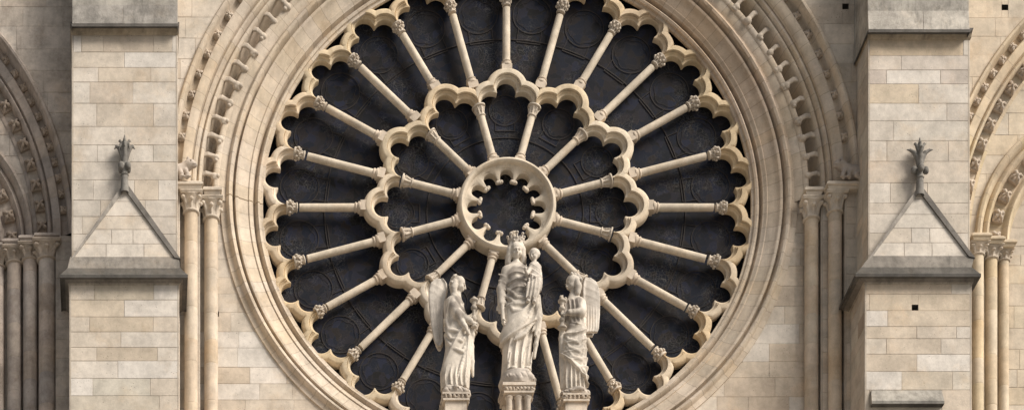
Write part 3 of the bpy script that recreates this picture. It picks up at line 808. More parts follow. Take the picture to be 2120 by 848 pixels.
UL = [(55, 74, [368], [TAN]), (74, 108, [152, 168, 214, 318, 356, 368], [TAN, WHITE, TAN, BROWN, TAN, PALE]), (108, 140, [257, 368], [CREAM, WHITE]), (140, 170, [203, 312, 368], [PALE, TAN, CREAM]),
      (170, 214, [186, 275, 368], [PALE, (.49, .42, .33), PALE]), (214, 262, [200, 317, 368], [PALE, (.49, .43, .34), (.55, .51, .44)]), (262, 300, [258, 368], [PALE, (.54, .49, .41)]),
      (300, 335, [201, 317, 368], [(.53, .49, .42), PALE, (.52, .48, .40)]), (335, 372, [258, 368], [(.53, .49, .42), (.54, .48, .39)]), (372, 414, [193, 278, 328, 368], [(.50, .46, .39), PALE, TAN, PALE]),
      (414, 448, [208, 300, 368], [(.50, .46, .39), CREAM, PALE]), (448, 484, [170, 290, 368], [PALE, CREAM, (.52, .48, .41)]), (484, 520, [230, 368], [PALE, (.50, .46, .39)]), (520, 575, [200, 368], [CREAM, PALE])]
LL = [(572, 620, [195, 318, 370], [CREAM, (.48, .41, .29), WHITE]), (620, 655, [257, 370], [(.51, .43, .31), WHITE]), (655, 686, [185, 317, 370], [CREAM, (.42, .34, .23), (.53, .46, .36)]), (686, 718, [250, 370], [CREAM, PALE]),
      (718, 746, [200, 326, 370], [CREAM, (.40, .325, .225), PALE]), (746, 782, [244, 370], [PALE, WHITE]), (782, 818, [192, 311, 370], [WHITE, (.47, .45, .37), CREAM]), (818, 852, [330, 370], [(.47, .43, .34), CREAM]),
      (852, 890, [220, 370], [CREAM, PALE]), (890, 930, [180, 300, 370], [TAN, PALE, CREAM]), (930, 975, [240, 370], [PALE, CREAM]), (975, 1010, [190, 370], [CREAM, PALE])]
buttress('buttress', 'left stone buttress with a steep gablet whose finial leaves curl in close', (148, 368), (143, 371), (124, 389, 568), (258, 388), UL, LL, False, (0, 49, 70))
UR = [(60, 80, [2008], [OCHRE]), (80, 115, [1801, 1994, 2008], [WHITE, OCHRE, PALE]), (115, 145, [1866, 2008], [(.56, .50, .42), (.54, .48, .41)]), (145, 174, [1835, 1947, 2008], [(.48, .41, .35), WHITE, (.50, .44, .38)]),
      (174, 214, [1902, 2008], [(.55, .455, .31), PALE]), (214, 250, [1960, 2008], [PALE, (.52, .47, .40)]), (250, 291, [1850, 2008], [PALE, (.57, .53, .45)]), (291, 334, [1836, 1963, 2008], [PALE, (.49, .44, .36), (.53, .47, .38)]),
      (334, 378, [1900, 2008], [(.53, .46, .37), (.54, .48, .39)]), (378, 420, [1843, 1920, 2008], [PALE, CREAM, (.55, .49, .39)]), (420, 442, [2008], [(.56, .50, .41)]), (442, 482, [1860, 2008], [PALE, CREAM]), (482, 520, [1930, 2008], [CREAM, PALE]), (520, 575, [1880, 2008], [CREAM, PALE])]
LR = [(572, 608, [1970, 2012], [(.50, .40, .275), (.56, .50, .40)]), (608, 642, [1800, 2012], [TAN, (.52, .43, .30)]), (642, 675, [1838, 2012], [WHITE, (.50, .42, .305)]), (675, 700, [1898, 1980, 2012], [(.53, .44, .32), (.54, .47, .37), PALE]),
      (700, 732, [1835, 1948, 2012], [CREAM, (.52, .44, .33), (.56, .50, .41)]), (732, 768, [1898, 2012], [(.50, .42, .31), WHITE]), (768, 806, [1867, 1972, 2012], [WHITE, (.50, .43, .32), (.57, .52, .42)]), (806, 850, [1800, 1950, 2012], [(.5, .44, .34), (.40, .37, .30), (.53, .44, .33)]),
      (850, 890, [1880, 2012], [CREAM, TAN]), (890, 930, [1830, 1940, 2012], [TAN, PALE, CREAM]), (930, 975, [1910, 2012], [PALE, CREAM]), (975, 1010, [1850, 2012], [CREAM, PALE])]
rb, radd = buttress('buttress', 'right stone buttress with a steep gablet whose finial spreads thin leaves sideways', (1797, 2008), (1790, 2012), (1771, 2031, 566), (1903, 394), UR, LR, True, (0, 61, 80), extra=[(1888, 1901, 630, 641)])
mb = MB(); y = -1.62
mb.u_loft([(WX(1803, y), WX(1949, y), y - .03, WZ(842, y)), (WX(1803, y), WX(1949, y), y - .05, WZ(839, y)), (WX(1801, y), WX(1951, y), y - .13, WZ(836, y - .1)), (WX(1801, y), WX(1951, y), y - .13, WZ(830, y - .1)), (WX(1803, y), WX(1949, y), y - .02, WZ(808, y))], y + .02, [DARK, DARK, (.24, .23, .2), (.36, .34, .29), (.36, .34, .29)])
radd(mb, 'ledge', M_WEATH, 30)

# ================================================================== SIDE BAYS
def side_bay(sg, label, wlabel, mat, pal, xs, shafts_, cen, ccin, hole=None, thin=1.):
    """sg=-1 left bay (its arch falls to the right), sg=+1 right bay"""
    ya = -.62
    c = W(cen[0], cen[1], ya); ci = W(ccin[0], ccin[1], -.3); zsp = c[1]
    root = thing('side_arch', label, 'arch', (c[0], 0, zsp))
    a0, a1 = (0, 62) if sg < 0 else (118, 180)
    mb = MB()
    p = [(5.62, -.16), (5.69, -.17), (5.70, -.12), (5.74, -.08), (5.86, -.08), (5.89, -.14), (5.90, -.30), (5.92, -.36), (5.95, -.38), (5.98, -.36), (5.995, -.31), (6.01, -.34), (6.02, -.40), (6.04, -.41), (6.17, -.44), (6.19, -.42), (6.20, -.36), (6.24, -.34), (6.31, -.36), (6.33, -.50), (6.345, -.62), (6.37, -.68), (6.41, -.69), (6.435, -.66), (6.44, -.5)]
    arc_sweep(mb, p, a0, a1, step=4.2, sub=3, pal=pal, seed=20 + sg, R=6)
    mb.build('archivolt', mat, root, 45)
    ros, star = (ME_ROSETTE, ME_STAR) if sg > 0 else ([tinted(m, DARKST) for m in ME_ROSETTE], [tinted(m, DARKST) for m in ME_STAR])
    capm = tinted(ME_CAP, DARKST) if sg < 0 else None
    for R, y, st, me, k, off in ((6.27, -.40, 3.05, ros, .078, 4.), (5.80, -.20, 4.30, star, .115, 2.2)):
        for i in range(17 if R > 6 else 11):
            th = off + st * i + 2; th = th if sg < 0 else 180 - th
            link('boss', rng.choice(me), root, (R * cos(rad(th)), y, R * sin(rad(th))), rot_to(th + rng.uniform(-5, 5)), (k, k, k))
    # inner lancet
    dx, dz = ci[0] - c[0], ci[1] - zsp
    mb = MB(); a0, a1 = (0, 85) if sg < 0 else (95, 180)
    p = [(1.9, .34), (1.96, .30), (2.00, .10), (2.03, .03), (2.07, .0), (2.11, .03), (2.14, .10), (2.17, .13), (2.42, .13), (2.44, .05), (2.50, -.02), (2.56, .02), (2.58, .06), (2.60, -.02), (2.63, -.10), (2.68, -.14), (2.73, -.12), (2.75, -.06), (2.76, .0)]
    arc_sweep(mb, [(r_, y - .12) for r_, y in p], a0, a1, c=(dx, dz), step=9, sub=5, pal=pal, seed=30 + sg, R=2.5)
    mb.build('lancet_moulding', mat, root, 45)
    for i in range(7):
        th = 2.5 + 11 * i; th = th if sg < 0 else 180 - th
        link('boss', rng.choice(star), root, (dx + 2.30 * cos(rad(th)), -.05, dz + 2.30 * sin(rad(th))), rot_to(th), (.115, .115, .115))
    # shafts with capitals and their stepped abacus
    for (p0, p1, y, cap_py) in shafts_:
        x0, x1 = WX(p0, y), WX(p1, y); zt = WZ(cap_py, y - .15)
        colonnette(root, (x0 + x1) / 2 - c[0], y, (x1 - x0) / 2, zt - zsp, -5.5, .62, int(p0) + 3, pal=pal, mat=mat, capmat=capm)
        hw = (x1 - x0) / 2 + .085
        abacus(root, (x0 + x1) / 2 - c[0] - hw, (x0 + x1) / 2 - c[0] + hw, y - .28, .1, zt - zsp + .13, .14, pal[0], mat=mat)
    # walls
    w = thing('side_wall', wlabel, 'wall', (c[0], 0, -1.6))
    def wb(mb, nm): o = mb.build(nm, mat, w); o.location = (-w.location[0], 0, 1.6); return o
    X0, X1 = xs
    mb = MB(); e = WX(115, ya) if sg < 0 else WX(2010, ya)
    if sg < 0: masonry(mb, front(ya), rand_rows(e, X1, -1.6, zsp, pal, 81, (.34, .44)), seed=2)
    holes = [hole] if hole else []
    masonry(mb, front(ya), rand_rows(X0, X1, zsp, 12.6, pal, 82 + sg, (.36, .48), (.7, 1.5)), holes, out_disc(c[0], zsp, 6.39, 1, below=False), seed=2)
    wb(mb, 'outer_wall')
    mb = MB(); y = -.145
    masonry(mb, front(y), rand_rows(X0, X1, zsp - .1, 9.6, pal, 84 + sg, (.36, .48), (.7, 1.5)), (), out_disc(ci[0], ci[1], 2.72, 1, below=False), seed=2)
    yb = -.06
    masonry(mb, front(yb), rand_rows(X0, X1, -1.6, zsp - .05, pal, 85 + sg, (.36, .48), (.5, 1.2)), seed=2)
    wb(mb, 'inner_wall')
    mb = MB(); masonry(mb, front(.2), rand_rows(X0, X1, zsp - .1, 9.6, [BROWN, TAN] if sg < 0 else [CREAM, TAN], 86 + sg, (.36, .48), (.5, 1.2)), seed=2)
    wb(mb, 'lancet_back')
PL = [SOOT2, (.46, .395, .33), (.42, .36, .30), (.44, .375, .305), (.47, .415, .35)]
PRR = [(.57, .48, .34), (.55, .455, .31), (.58, .50, .37), (.53, .44, .31), (.56, .46, .30)]
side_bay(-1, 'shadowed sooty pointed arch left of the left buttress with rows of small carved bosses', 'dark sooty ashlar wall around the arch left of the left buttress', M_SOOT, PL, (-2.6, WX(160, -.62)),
         [(80, 115, -.50, 500), (48, 78, -.34, 505), (15, 45, -.22, 512), (-20, 10, -.10, 520)], (-499, 487), (-208, 487))
side_bay(1, 'sunlit warm pointed arch right of the right buttress with rows of star shaped bosses', 'warm cream ashlar wall around the arch right of the right buttress', M_ARCH, PRR, (WX(1990, -.62), 24.2),
         [(2012, 2036, -.46, 500), (2039, 2064, -.32, 507), (2067, 2088, -.20, 514)], (2592, 487), (2300, 487), hole=(WX(2074, -.62), WX(2087, -.62), WZ(21, -.62), WZ(10, -.62)))
mb = MB(); mb.box(-2.6, 24.2, .42, 1.2, -1.7, 12.6, CREAM); tag(mb.build('core_wall', M_ARCH), 'plain masonry behind the window and the arches', 'wall')
# rest of the facade below the picture, the gallery and the square
mb = MB()
for a, b, y in ((-2.6, WX(160, -.62), .0), (WX(300, -.62), WX(1850, -.62), .0), (WX(1990, -.62), 24.2, .0)): mb.box(a, b, y, 1.2, -29.7, -1.6, CREAM)
tag(mb.build('facade_base_wall', M_ARCH), 'lower front of the church standing on the square below the rose window', 'wall')
mb = MB(); mb.box(4.0, 17.2, -3.0, -.0, -1.9, -1.62, CREAM); tag(mb.build('gallery_ledge', M_ARCH), 'stone ledge below the statues', 'ledge')
mb = MB(); mb.box(-150, 170, -220, 60, -30.2, -29.7, (.3, .3, .3)); tag(mb.build('ground', M_PAVE), kind='structure')
# ================================================================== STATUES (built in photo pixels, 1 px = .01 unit, at their own distance)
YS = -2.0; SS = (D + YS) / D * .01
from bisect import bisect
def lp(keys, z):
    zs = [k[0] for k in keys]
    return [np.interp(z, zs, [k[j] for k in keys]) for j in range(1, len(keys[0]))]
def smooth01(a, b, x): t = np.clip((x - a) / (b - a), 0, 1); return t * t * (3 - 2 * t)
def loft(s, keys, extra=None, k=0.):
    """keys (z, cx, cy, a, b) ; extra(x, y, z, phi) adds folds"""
    z0, z1 = keys[0][0], keys[-1][0]; A = max(q[3] + abs(q[1]) for q in keys); B = max(q[4] + abs(q[2]) for q in keys)
    def fn(X, Y, Z):
        cx, cy, a, b = [q.reshape(Z.shape) for q in lp(keys, Z.ravel())]
        x, y = (X - cx) / a, (Y - cy) / b
        e = 2.3; q = (np.abs(x) ** e + np.abs(y) ** e) ** (1 / e)
        d = (q - 1) * np.minimum(a, b) * .9
        if extra is not None: d = d + extra(X - cx, Y - cy, Z, np.arctan2(-(Y - cy) / b, (X - cx) / a))
        return np.maximum(d, np.maximum(z0 - Z, Z - z1))
    return s.op(fn, (-A, -B, z0), (A, B, z1), k)
def surf_y(keys, x, z):
    cx, cy, a, b = [float(q) for q in lp(keys, z)]
    t = min(.97, abs((x - cx) / a)); return cy - b * (1 - t ** 2.3) ** (1 / 2.3)
def ridge(s, keys, pts, r=2.2, k=3.5, out=0., cut=False, n=5):
    P = []
    for (x0, z0), (x1, z1) in zip(pts[:-1], pts[1:]):
        for i in range(n): t = i / n; x, z = x0 + (x1 - x0) * t, z0 + (z1 - z0) * t; P.append((x, surf_y(keys, x, z) - out, z))
    x, z = pts[-1]; P.append((x, surf_y(keys, x, z) - out, z))
    m = len(P) - 1; R = [r * (.45 + .55 * sin(pi * min(1, max(0, (i + .6) / (m + 1))))) for i in range(m + 1)]
    s.chain(P, R, k, cut)
def head(s, c, r, yaw, k=2., pitch=24):
    """c centre, r half height; yaw 0 faces the viewer, +90 faces right"""
    cy_, sy_ = cos(rad(yaw)), sin(rad(yaw))
    # local -y is the face direction
    cp, sp = cos(rad(pitch)), sin(rad(pitch))
    def T(x, f, z):
        f, z = f * cp + z * sp, z * cp - f * sp
        return (c[0] + (x * cy_ + f * sy_) * r, c[1] + (x * sy_ - f * cy_) * r, c[2] + z * r)
    s.ell(T(0, -.08, .22), (.76 * r, .80 * r, .80 * r), k)
    s.ell(T(0, .12, -.18), (.62 * r, .66 * r, .80 * r), k)
    s.ell(T(0, .38, -.68), (.30 * r, .30 * r, .28 * r), k)           # chin
    for q in (-1, 1):
        s.ell(T(q * .30, .76, .08), (.17 * r, .17 * r, .12 * r), .12 * r, True)   # eye socket
        s.ell(T(q * .28, .66, .05), (.12 * r, .12 * r, .09 * r), .03 * r)
        s.cap(T(q * .12, .80, .2), T(q * .45, .66, .2), .05 * r, .04 * r, .08 * r)
        s.ell(T(q * .36, .55, -.3), (.17 * r, .17 * r, .17 * r), .2 * r)
    s.chain([T(0, .78, .18), T(0, .96, -.20), T(0, .86, -.26)], [.07 * r, .11 * r, .12 * r], .08 * r)
    s.cap(T(-.17, .84, -.47), T(.17, .84, -.47), .045 * r, .045 * r, .05 * r, True)
    s.cap(T(-.13, .82, -.42), T(.13, .82, -.42), .05 * r, None, .05 * r); s.cap(T(-.11, .80, -.54), T(.11, .80, -.54), .06 * r, None, .05 * r)
    return T
def hand(s, w, d, up, n, L=13.):
    """w wrist, d finger direction, up the spread direction, n palm normal"""
    w, d, up, n = [np.array(q, float) for q in (w, d, up, n)]
    s.cap(w, w + d * L * .45, L * .17, L * .22, L * .15)
    for i, (o, l) in enumerate(((-.3, .48), (-.1, .56), (.1, .53), (.3, .42))):
        a = w + d * L * .42 + up * o * L * .62; b = a + d * L * l * .5; c_ = b + (d * .75 + n * .6) * L * l * .5
        s.chain([a, b, c_], [L * .085, L * .08, L * .065], L * .03)
    a = w + d * L * .12 - up * L * .2; s.chain([a, a + (d * .5 - up * .55 + n * .3) * L * .3, a + (d * .95 - up * .6 + n * .5) * L * .42], [L * .09, L * .085, L * .07], L * .04)
def smesh(s, name, col=(.60, .55, .46), crust=None):
    def cf(P):      # old crusted stone high on the shoulders is a stain with its own outline, the rest is clean
        c = np.tile(np.array(col), (len(P), 1)).astype(float)
        if crust:
            n = np.sin(P[:, 0] * .31 + 1.3 * np.sin(P[:, 2] * .13)) + np.sin(P[:, 2] * .23 + P[:, 1] * .2) + np.sin(P[:, 0] * .11 - P[:, 2] * .17)
            f = np.exp(-((P[:, 2] - crust[1]) / crust[2]) ** 2 - ((P[:, 0] - crust[0]) / crust[3]) ** 2) * (.75 + .22 * n)
            f = smooth01(.28, .62, f)[:, None] * .62
            c = c * (1 - f) + np.array((.16, .135, .115)) * f
        return c
    return s.mesh(name, M_STAT, col, scale=SS, colf=cf)
def place(name, label, px, py, cat='statue', y=YS, group=None):
    x, z = W(px, py, y); return thing(name, label, cat, (x, y, z), group)
FOLD = lambda t, p=1.: (1 - np.abs(np.sin(t))) ** (1.7 * p) + .18 * np.sin(2.3 * t + 1)

# ---- crowned mother with child: origin px (1075, 777)
def madonna():
    root = place('statue', 'tallest stone statue, a crowned woman in draped robes holding a child', 1075, 777, group='three stone figures in front of the rose window')
    K = [(0, -8, 0, 33, 23), (20, -6, 0, 34, 23), (60, -3, 0, 35, 22), (100, 2, 0, 36, 22), (140, 6, 0, 33, 19), (165, 6, 0, 31, 18), (195, 2, 0, 30, 18), (212, -3, 0, 28, 15), (222, -6, 0, 25, 12), (230, -7, 0, 14, 9), (236, -7, 0, 7, 7)]
    s = SD((-56, -48, -4), (56, 34, 300), .95)
    def folds(x, y, z, ph):
        hem = 62 + (x + 33) * .62                      # the mantle's lower edge climbs to the right
        low = 1 - smooth01(-2, 2, z - hem)
        under = 5.5 * low - 3.6 * low * FOLD(x * .22 + .6 * np.sin(z * .05) + 1, .7)
        up = (1 - low) * smooth01(0, 12, 150 - z) * smooth01(-2, 8, z - hem)
        # folds fan out from the left hip (x~30,z~165) down to the lower left
        ang = np.arctan2(x - 36, 178 - z); rr = np.sqrt((x - 36) ** 2 + (178 - z) ** 2)
        mant = -5.0 * up * FOLD(ang * 7 + rr * .012, .8)
        chest = smooth01(148, 160, z) * (1 - smooth01(212, 224, z))
        ch = -2.6 * chest * FOLD((z + .018 * x * x + x * .3) * .2, .8) * (1 - .4 * smooth01(185, 212, z))
        edge = -3.2 * np.exp(-((z - hem - 3) / 2.6) ** 2)
        return (under + mant + ch + edge) * (np.sin(ph) * .5 + .6)
    loft(s, K, folds)
    # mantle gathered across the waist and falling from the child's side
    for a in ([(-28, 178), (-8, 152), (18, 150), (36, 168)], [(-30, 164), (-10, 138), (14, 138), (34, 156)], [(-30, 150), (-14, 124), (8, 122), (32, 146)]): ridge(s, K, a, 3.0, 3)
    for a in ([(33, 150), (14, 110), (-8, 84), (-30, 66)], [(36, 140), (26, 100), (8, 74), (-14, 62)], [(38, 135), (34, 100), (24, 82)], [(28, 152), (0, 110), (-22, 92)]): ridge(s, K, a, 2.8, 3, .5)
    s.chain([(38, -6, 160), (41, -8, 120), (37, -9, 84), (33, -8, 60), (30, -6, 34)], [5, 6, 5.5, 4.5, 3], 3)
    s.chain([(33, -12, 150), (36, -16, 110), (31, -15, 76)], [4, 5, 3], 3)
    # knee pushed forward, foot and hem
    s.ell((-6, -15, 92), (15, 9, 24), 9); s.ell((-16, -17, 4), (9, 10, 5), 3); s.ell((14, -17, 4), (8, 9, 5), 3)
    for x in (-26, -12, 3, 19): s.chain([(x, -14, 2), (x + 2, -17, 18), (x + 6, -16, 40)], [3.0, 2.0, 1.0], 2.5)
    # shoulders, upper arms
    s.cap((-27, 0, 216), (-38, -1, 178), 9.5, 8.5, 6); s.cap((-38, -1, 178), (-38, -5, 146), 8.5, 7.5, 4)
    s.chain([(-37, 0, 150), (-40, -1, 132)], [7.5, 4], 3); s.cap((-44, 0, 142), (-46, -1, 136), 3, 2, 2)
    s.cap((-37, -6, 145), (-35, -9, 112), 5.0, 3.6, 1.5)
    hand(s, (-35, -9, 112), (.05, -.1, -1), (0, 1, 0), (1, 0, 0), 17)
    for i in range(5): s.cap((-43, -5, 207 - 13 * i), (-31, -8.5, 199 - 13 * i), 1.3, 1.0, 3)
    s.cap((22, 0, 214), (38, -4, 182), 9, 8, 5); s.cap((38, -6, 180), (16, -22, 168), 7.5, 6, 4)
    hand(s, (17, -24, 170), (-.9, -.2, .3), (0, .3, 1), (0, -1, 0), 14)
    # neck, head, veil
    s.cap((-7, 0, 228), (-7, 0, 244), 6.5, 6.5, 3)
    T = head(s, (-7, -4, 256), 17, 3, 2)
    s.ell((-7, 5, 260), (16.5, 13, 15), 3)
    for q in (-1, 1):
        s.chain([(-7 + q * 9, -6, 268), (-7 + q * 13.5, -4, 258), (-7 + q * 14, -2, 246), (-7 + q * 15, 0, 234)], [5.5, 6, 6, 4.6], 1.5)
        s.chain([(-7 + q * 12, 2, 262), (-7 + q * 18, 3, 246), (-7 + q * 19, 3, 232)], [4, 4, 3], 2)
    me = smesh(s, 'body', crust=(-4, 192, 46, 44))
    o = link('body', me, root)
    # crown
    s = SD((-24, -22, -4), (24, 22, 30), .8)
    s.rev([(0, 15), (2, 16.2), (4, 15.2), (12, 16.2), (14, 17.4), (16, 16.4)]); s.rev([(6, 13), (20, 14)], cut=True)
    for i in range(8):
        a = 2 * pi * i / 8 + pi / 2; c, q = 16.2 * cos(a), 16.2 * sin(a)
        s.cap((c, q, 13), (c * 1.08, q * 1.08, 22), 2.2, 1.8, 1); s.ell((c * 1.12, q * 1.12, 24), (3.4, 3.4, 3), 1)
        a += pi / 8; c, q = 16.4 * cos(a), 16.4 * sin(a); s.ell((c, q, 8), (2, 2, 2.4), .5); s.cap((c, q, 14), (c * 1.05, q * 1.05, 18), 1.5, 1, 1)
    s.ell((0, 0, 2), (13, 12, 12), 1)
    link('crown', smesh(s, 'crown', (.52, .47, .39)), root, (-7 * SS, 0, 265 * SS), scale=(.95, .95, .9))
    # child on her arm
    s = SD((2, -46, 120), (56, 12, 270), .8)
    K2 = [(150, 22, -20, 12, 8), (165, 25, -20, 16, 10), (180, 29, -18, 15, 11), (200, 31, -15, 12, 9.5), (218, 30, -13, 12, 9), (226, 29, -12, 8, 6)]
    loft(s, K2, lambda x, y, z, ph: -1.5 * FOLD(x * .45 + z * .05, .8) * (1 - smooth01(186, 200, z)) - 1.1 * FOLD(z * .25 + x * .2) * smooth01(180, 195, z))
    s.cap((21, -22, 156), (15, -23, 142), 7, 5, 3); s.cap((30, -22, 156), (27, -24, 140), 6, 4.5, 3)
    for x in (14, 21, 28): s.cap((x, -28, 176), (x - 4, -29, 146), 2, 1.6, 2)
    s.ell((13, -27, 138), (4, 6, 3), 2); s.ell((26, -28, 136), (4, 6, 3), 2)
    s.cap((22, -16, 214), (12, -25, 196), 4.8, 3.8, 2); s.cap((12, -25, 196), (2 + 6, -30, 200), 3.4, 2.8, 1); s.ell((8, -31, 203), (3.6, 3.6, 3.4), 1)
    s.cap((38, -13, 214), (40, -20, 194), 5, 4, 2); s.cap((40, -20, 194), (28, -28, 188), 3.8, 3, 1)
    s.cap((29, -12, 222), (29, -12, 232), 4.5, 4.5, 2); head(s, (28, -13, 242), 12.5, -38, 1.5); s.ell((30, -9, 246), (11.5, 11, 10.5), 1.5)
    for i in range(9):
        a = i * .7; s.ell((30 + 9.5 * cos(a), -8 + 7 * sin(a), 247 + 3 * sin(i * 2.1)), (3, 3, 3), 1)
    link('child', smesh(s, 'child', (.57, .52, .44)), root)
madonna()

def rockbase(name_px, w, h, seed, dpt):
    s = SD((-w - 8, -dpt - 8, -h - 6), (w + 8, dpt + 8, 6), .95)
    r = random.Random(seed); s.rev([(-h, w * .9), (-h * .6, w), (-2, w * .86), (0, w * .8)])
    for i in range(14):
        a = r.uniform(0, 2 * pi); s.ell((w * .82 * cos(a), dpt * .82 * sin(a), -h * r.uniform(.2, .8)), (r.uniform(6, 12), r.uniform(6, 11), r.uniform(4, 7)), 3)
    for i in range(9):
        a = pi + pi * (i + .5) / 9; s.cap((w * cos(a), w * sin(a), -h * .3), ((w + 1) * cos(a + .25), (w + 1) * sin(a + .25), -h * .9), 1.6, 1, 1.5, True)
    return s
# ---- kneeling heights of the two angels: origin px of each at the bottom of the robe
def angel(side):
    if side < 0:
        root = place('statue', 'left statue, a winged stone angel in profile facing right holding a candlestick', 941, 808, group='three stone figures in front of the rose window')
        K = [(0, 0, 0, 28, 22), (20, 0, 0, 28, 22), (50, 4, 0, 27, 20), (90, 7, 0, 26, 19), (118, 7, 0, 26, 18), (148, 3, 0, 23, 17), (170, -2, 0, 21, 16), (184, -3, 0, 19, 13), (194, 1, 0, 12, 10), (203, 5, 0, 7, 7)]
        hc = (9, -2, 218); f = 1; wing = [(98, -30, 3), (108, -31, 9), (140, -34, 13), (170, -35, 15), (195, -34, 18), (215, -32, 20), (230, -31, 17), (238, -30, 8)]
        yaw = 82
    else:
        root = place('statue', 'right statue, a winged stone angel with curly hair facing left holding a candlestick', 1188, 812, group='three stone figures in front of the rose window')
        K = [(0, 0, 0, 27, 22), (20, 0, 0, 27, 22), (60, 0, 0, 26, 20), (100, 1, 0, 24, 19), (130, 4, 0, 21, 17), (150, 3, 0, 21, 16), (170, 3, 0, 23, 16), (186, 3, 0, 21, 13), (196, 0, 0, 13, 10), (205, -2, 0, 7, 7)]
        hc = (-4, -2, 225); f = -1; wing = [(132, 34, 17), (140, 36, 18.5), (170, 37, 19.5), (200, 38, 19), (222, 37, 18), (236, 35, 14), (244, 31, 6)]
        yaw = -70
    s = SD((-66, -46, -4), (66, 34, 262), .95)
    def folds(x, y, z, ph):
        if side < 0:
            ang = np.arctan2(x * 1. - 26, 150 - z); v = FOLD(ang * 7.5 + z * .01, .8) * (1 - smooth01(112, 132, z)) * smooth01(6, 40, z)
            lowf = FOLD(x * .3 + .5 * np.sin(z * .07), .7) * (1 - smooth01(18, 46, z))
            up = FOLD((x * .9 - z * .35) * .22, .8) * smooth01(120, 140, z) * (1 - smooth01(178, 190, z))
            return -(4.4 * v + 3.4 * lowf + 3.0 * up) * (np.sin(ph) * .5 + .6)
        hem = 70 - (x + 27) * 1.05                      # overfold climbs to the left
        low = 1 - smooth01(-2, 2, z - hem)
        lowf = low * (3.4 - 3.8 * FOLD(x * .34 + .3 * np.sin(z * .08), .7))
        dd = np.sqrt((x + 4) ** 2 + (z - 150) ** 2); sw = (1 - low) * (1 - smooth01(122, 136, z)) * FOLD(dd * .17 + x * .02, .8)
        up = FOLD(x * .36 + z * .03, .8) * smooth01(134, 144, z) * (1 - smooth01(180, 190, z))
        edge = -3.0 * np.exp(-((z - hem - 3) / 3.) ** 2) * (1 - smooth01(100, 120, z))
        return (lowf - 3.6 * sw - 2.6 * up + edge) * (np.sin(ph) * .5 + .6)
    loft(s, K, folds)
    if side < 0:
        for a in ([(-20, 150), (-14, 118), (6, 112), (30, 128)], [(-22, 128), (-10, 98), (12, 92), (32, 118)], [(-20, 104), (-6, 76), (14, 70), (32, 108)], [(30, 118), (24, 80), (12, 44), (2, 12)], [(33, 112), (32, 76), (26, 40), (22, 8)]): ridge(s, K, a, 2.8, 3, .4)
        s.chain([(30, -4, 120), (35, -2, 90), (36, 0, 60), (38, 0, 30)], [6, 5, 5, 2.5], 3)
        s.cap((-8, -10, 178), (4, -19, 148), 10, 10, 5); s.cap((4, -19, 148), (30, -20, 132), 9, 6.5, 4); s.cap((30, -20, 131), (38, -18, 128), 4, 3.5, 1)
        s.chain([(6, -20, 142), (18, -24, 120), (26, -22, 106)], [7, 5, 2.5], 3)
        hand(s, (35, -18, 128), (.8, 0, .1), (0, .2, 1), (0, -1, 0), 13)
        s.cap((8, 8, 176), (22, 4, 150), 9, 8, 4); s.cap((22, 4, 150), (38, -6, 136), 6, 4, 3); hand(s, (36, -8, 136), (.6, -.3, .4), (0, .2, 1), (0, -1, 0), 12)
        s.chain([(34, -8, 128), (37, -6, 112), (38, -4, 100)], [5, 4, 2], 2)
        s.chain([(-4, -10, 192), (4, -15, 178), (14, -15, 160)], [5, 5, 3], 3)
    else:
        for a in ([(-24, 128), (-14, 100), (6, 92), (22, 112)], [(-24, 112), (-12, 82), (8, 74), (22, 100)], [(-22, 92), (-6, 62), (12, 58), (22, 88)], [(-24, 84), (-4, 50), (16, 36), (24, 30)]): ridge(s, K, a, 2.6, 3, .4)
        s.chain([(24, surf_y(K, 24, 133) - 1, 132), (4, surf_y(K, 4, 134) - 2, 133), (-18, surf_y(K, -18, 138) - 1, 139)], [2.2, 2.4, 2.2], .8)
        s.cap((10, -8, 182), (12, -17, 156), 10, 9, 5); s.cap((12, -17, 156), (-14, -24, 152), 8.5, 6, 4); s.cap((-14, -24, 152), (-24, -20, 150), 4, 3.4, 1)
        hand(s, (-21, -20, 150), (-.8, 0, .2), (0, .2, 1), (0, -1, 0), 12)
        s.cap((-14, -2, 180), (-20, -8, 158), 7, 6, 4); s.cap((-20, -8, 158), (-28, -14, 166), 4.6, 3.6, 2); hand(s, (-26, -14, 164), (-.5, -.2, .5), (0, .2, 1), (0, -1, 0), 11)
        s.chain([(-24, -8, 150), (-27, -4, 110), (-25, 0, 60), (-24, 0, 10)], [4.5, 5, 5, 4], 3)
    s.cap((hc[0] - 3 * f, 0, hc[2] - 26), (hc[0] - 2 * f, 0, hc[2] - 10), 6.3, 6, 3)
    head(s, hc, 16, yaw, 1.5)
    # hair
    r = random.Random(5 + side)
    s.ell((hc[0] - 5 * f, 1, hc[2] + 3), (14.5, 14, 14.5), 1.5)
    for i in range(26 if side > 0 else 14):
        a = r.uniform(-.5, 3.6); x = -2 * f - 11 * f * (1 if True else 0) * abs(cos(a * .5)) ; q = r.uniform(0, 1)
        ang = r.uniform(.6, 3.9); R = 14
        s.ell((hc[0] - 3 * f + f * R * cos(ang), r.uniform(-12, 6), hc[2] + 2 + R * sin(ang) * .95), (3.4, 3.4, 3.2), .7)
    s.chain([(hc[0] + 8 * f, -8, hc[2] + 9), (hc[0] - 2 * f, -13, hc[2] + 7), (hc[0] - 13 * f, -9, hc[2] + 4)], 1.5, .6)
    for y in (-9, -3): s.chain([(hc[0] - 8 * f, y, hc[2] + 0), (hc[0] - 12 * f, y - 1, hc[2] - 12), (hc[0] - 10 * f, y, hc[2] - 24), (hc[0] - 13 * f, y + 1, hc[2] - 33)][:4 if side < 0 else 3], [6.5, 7, 6, 4][:4 if side < 0 else 3], 1)
    link('body', smesh(s, 'body', crust=(10 * f, 165, 40, 30)), root)
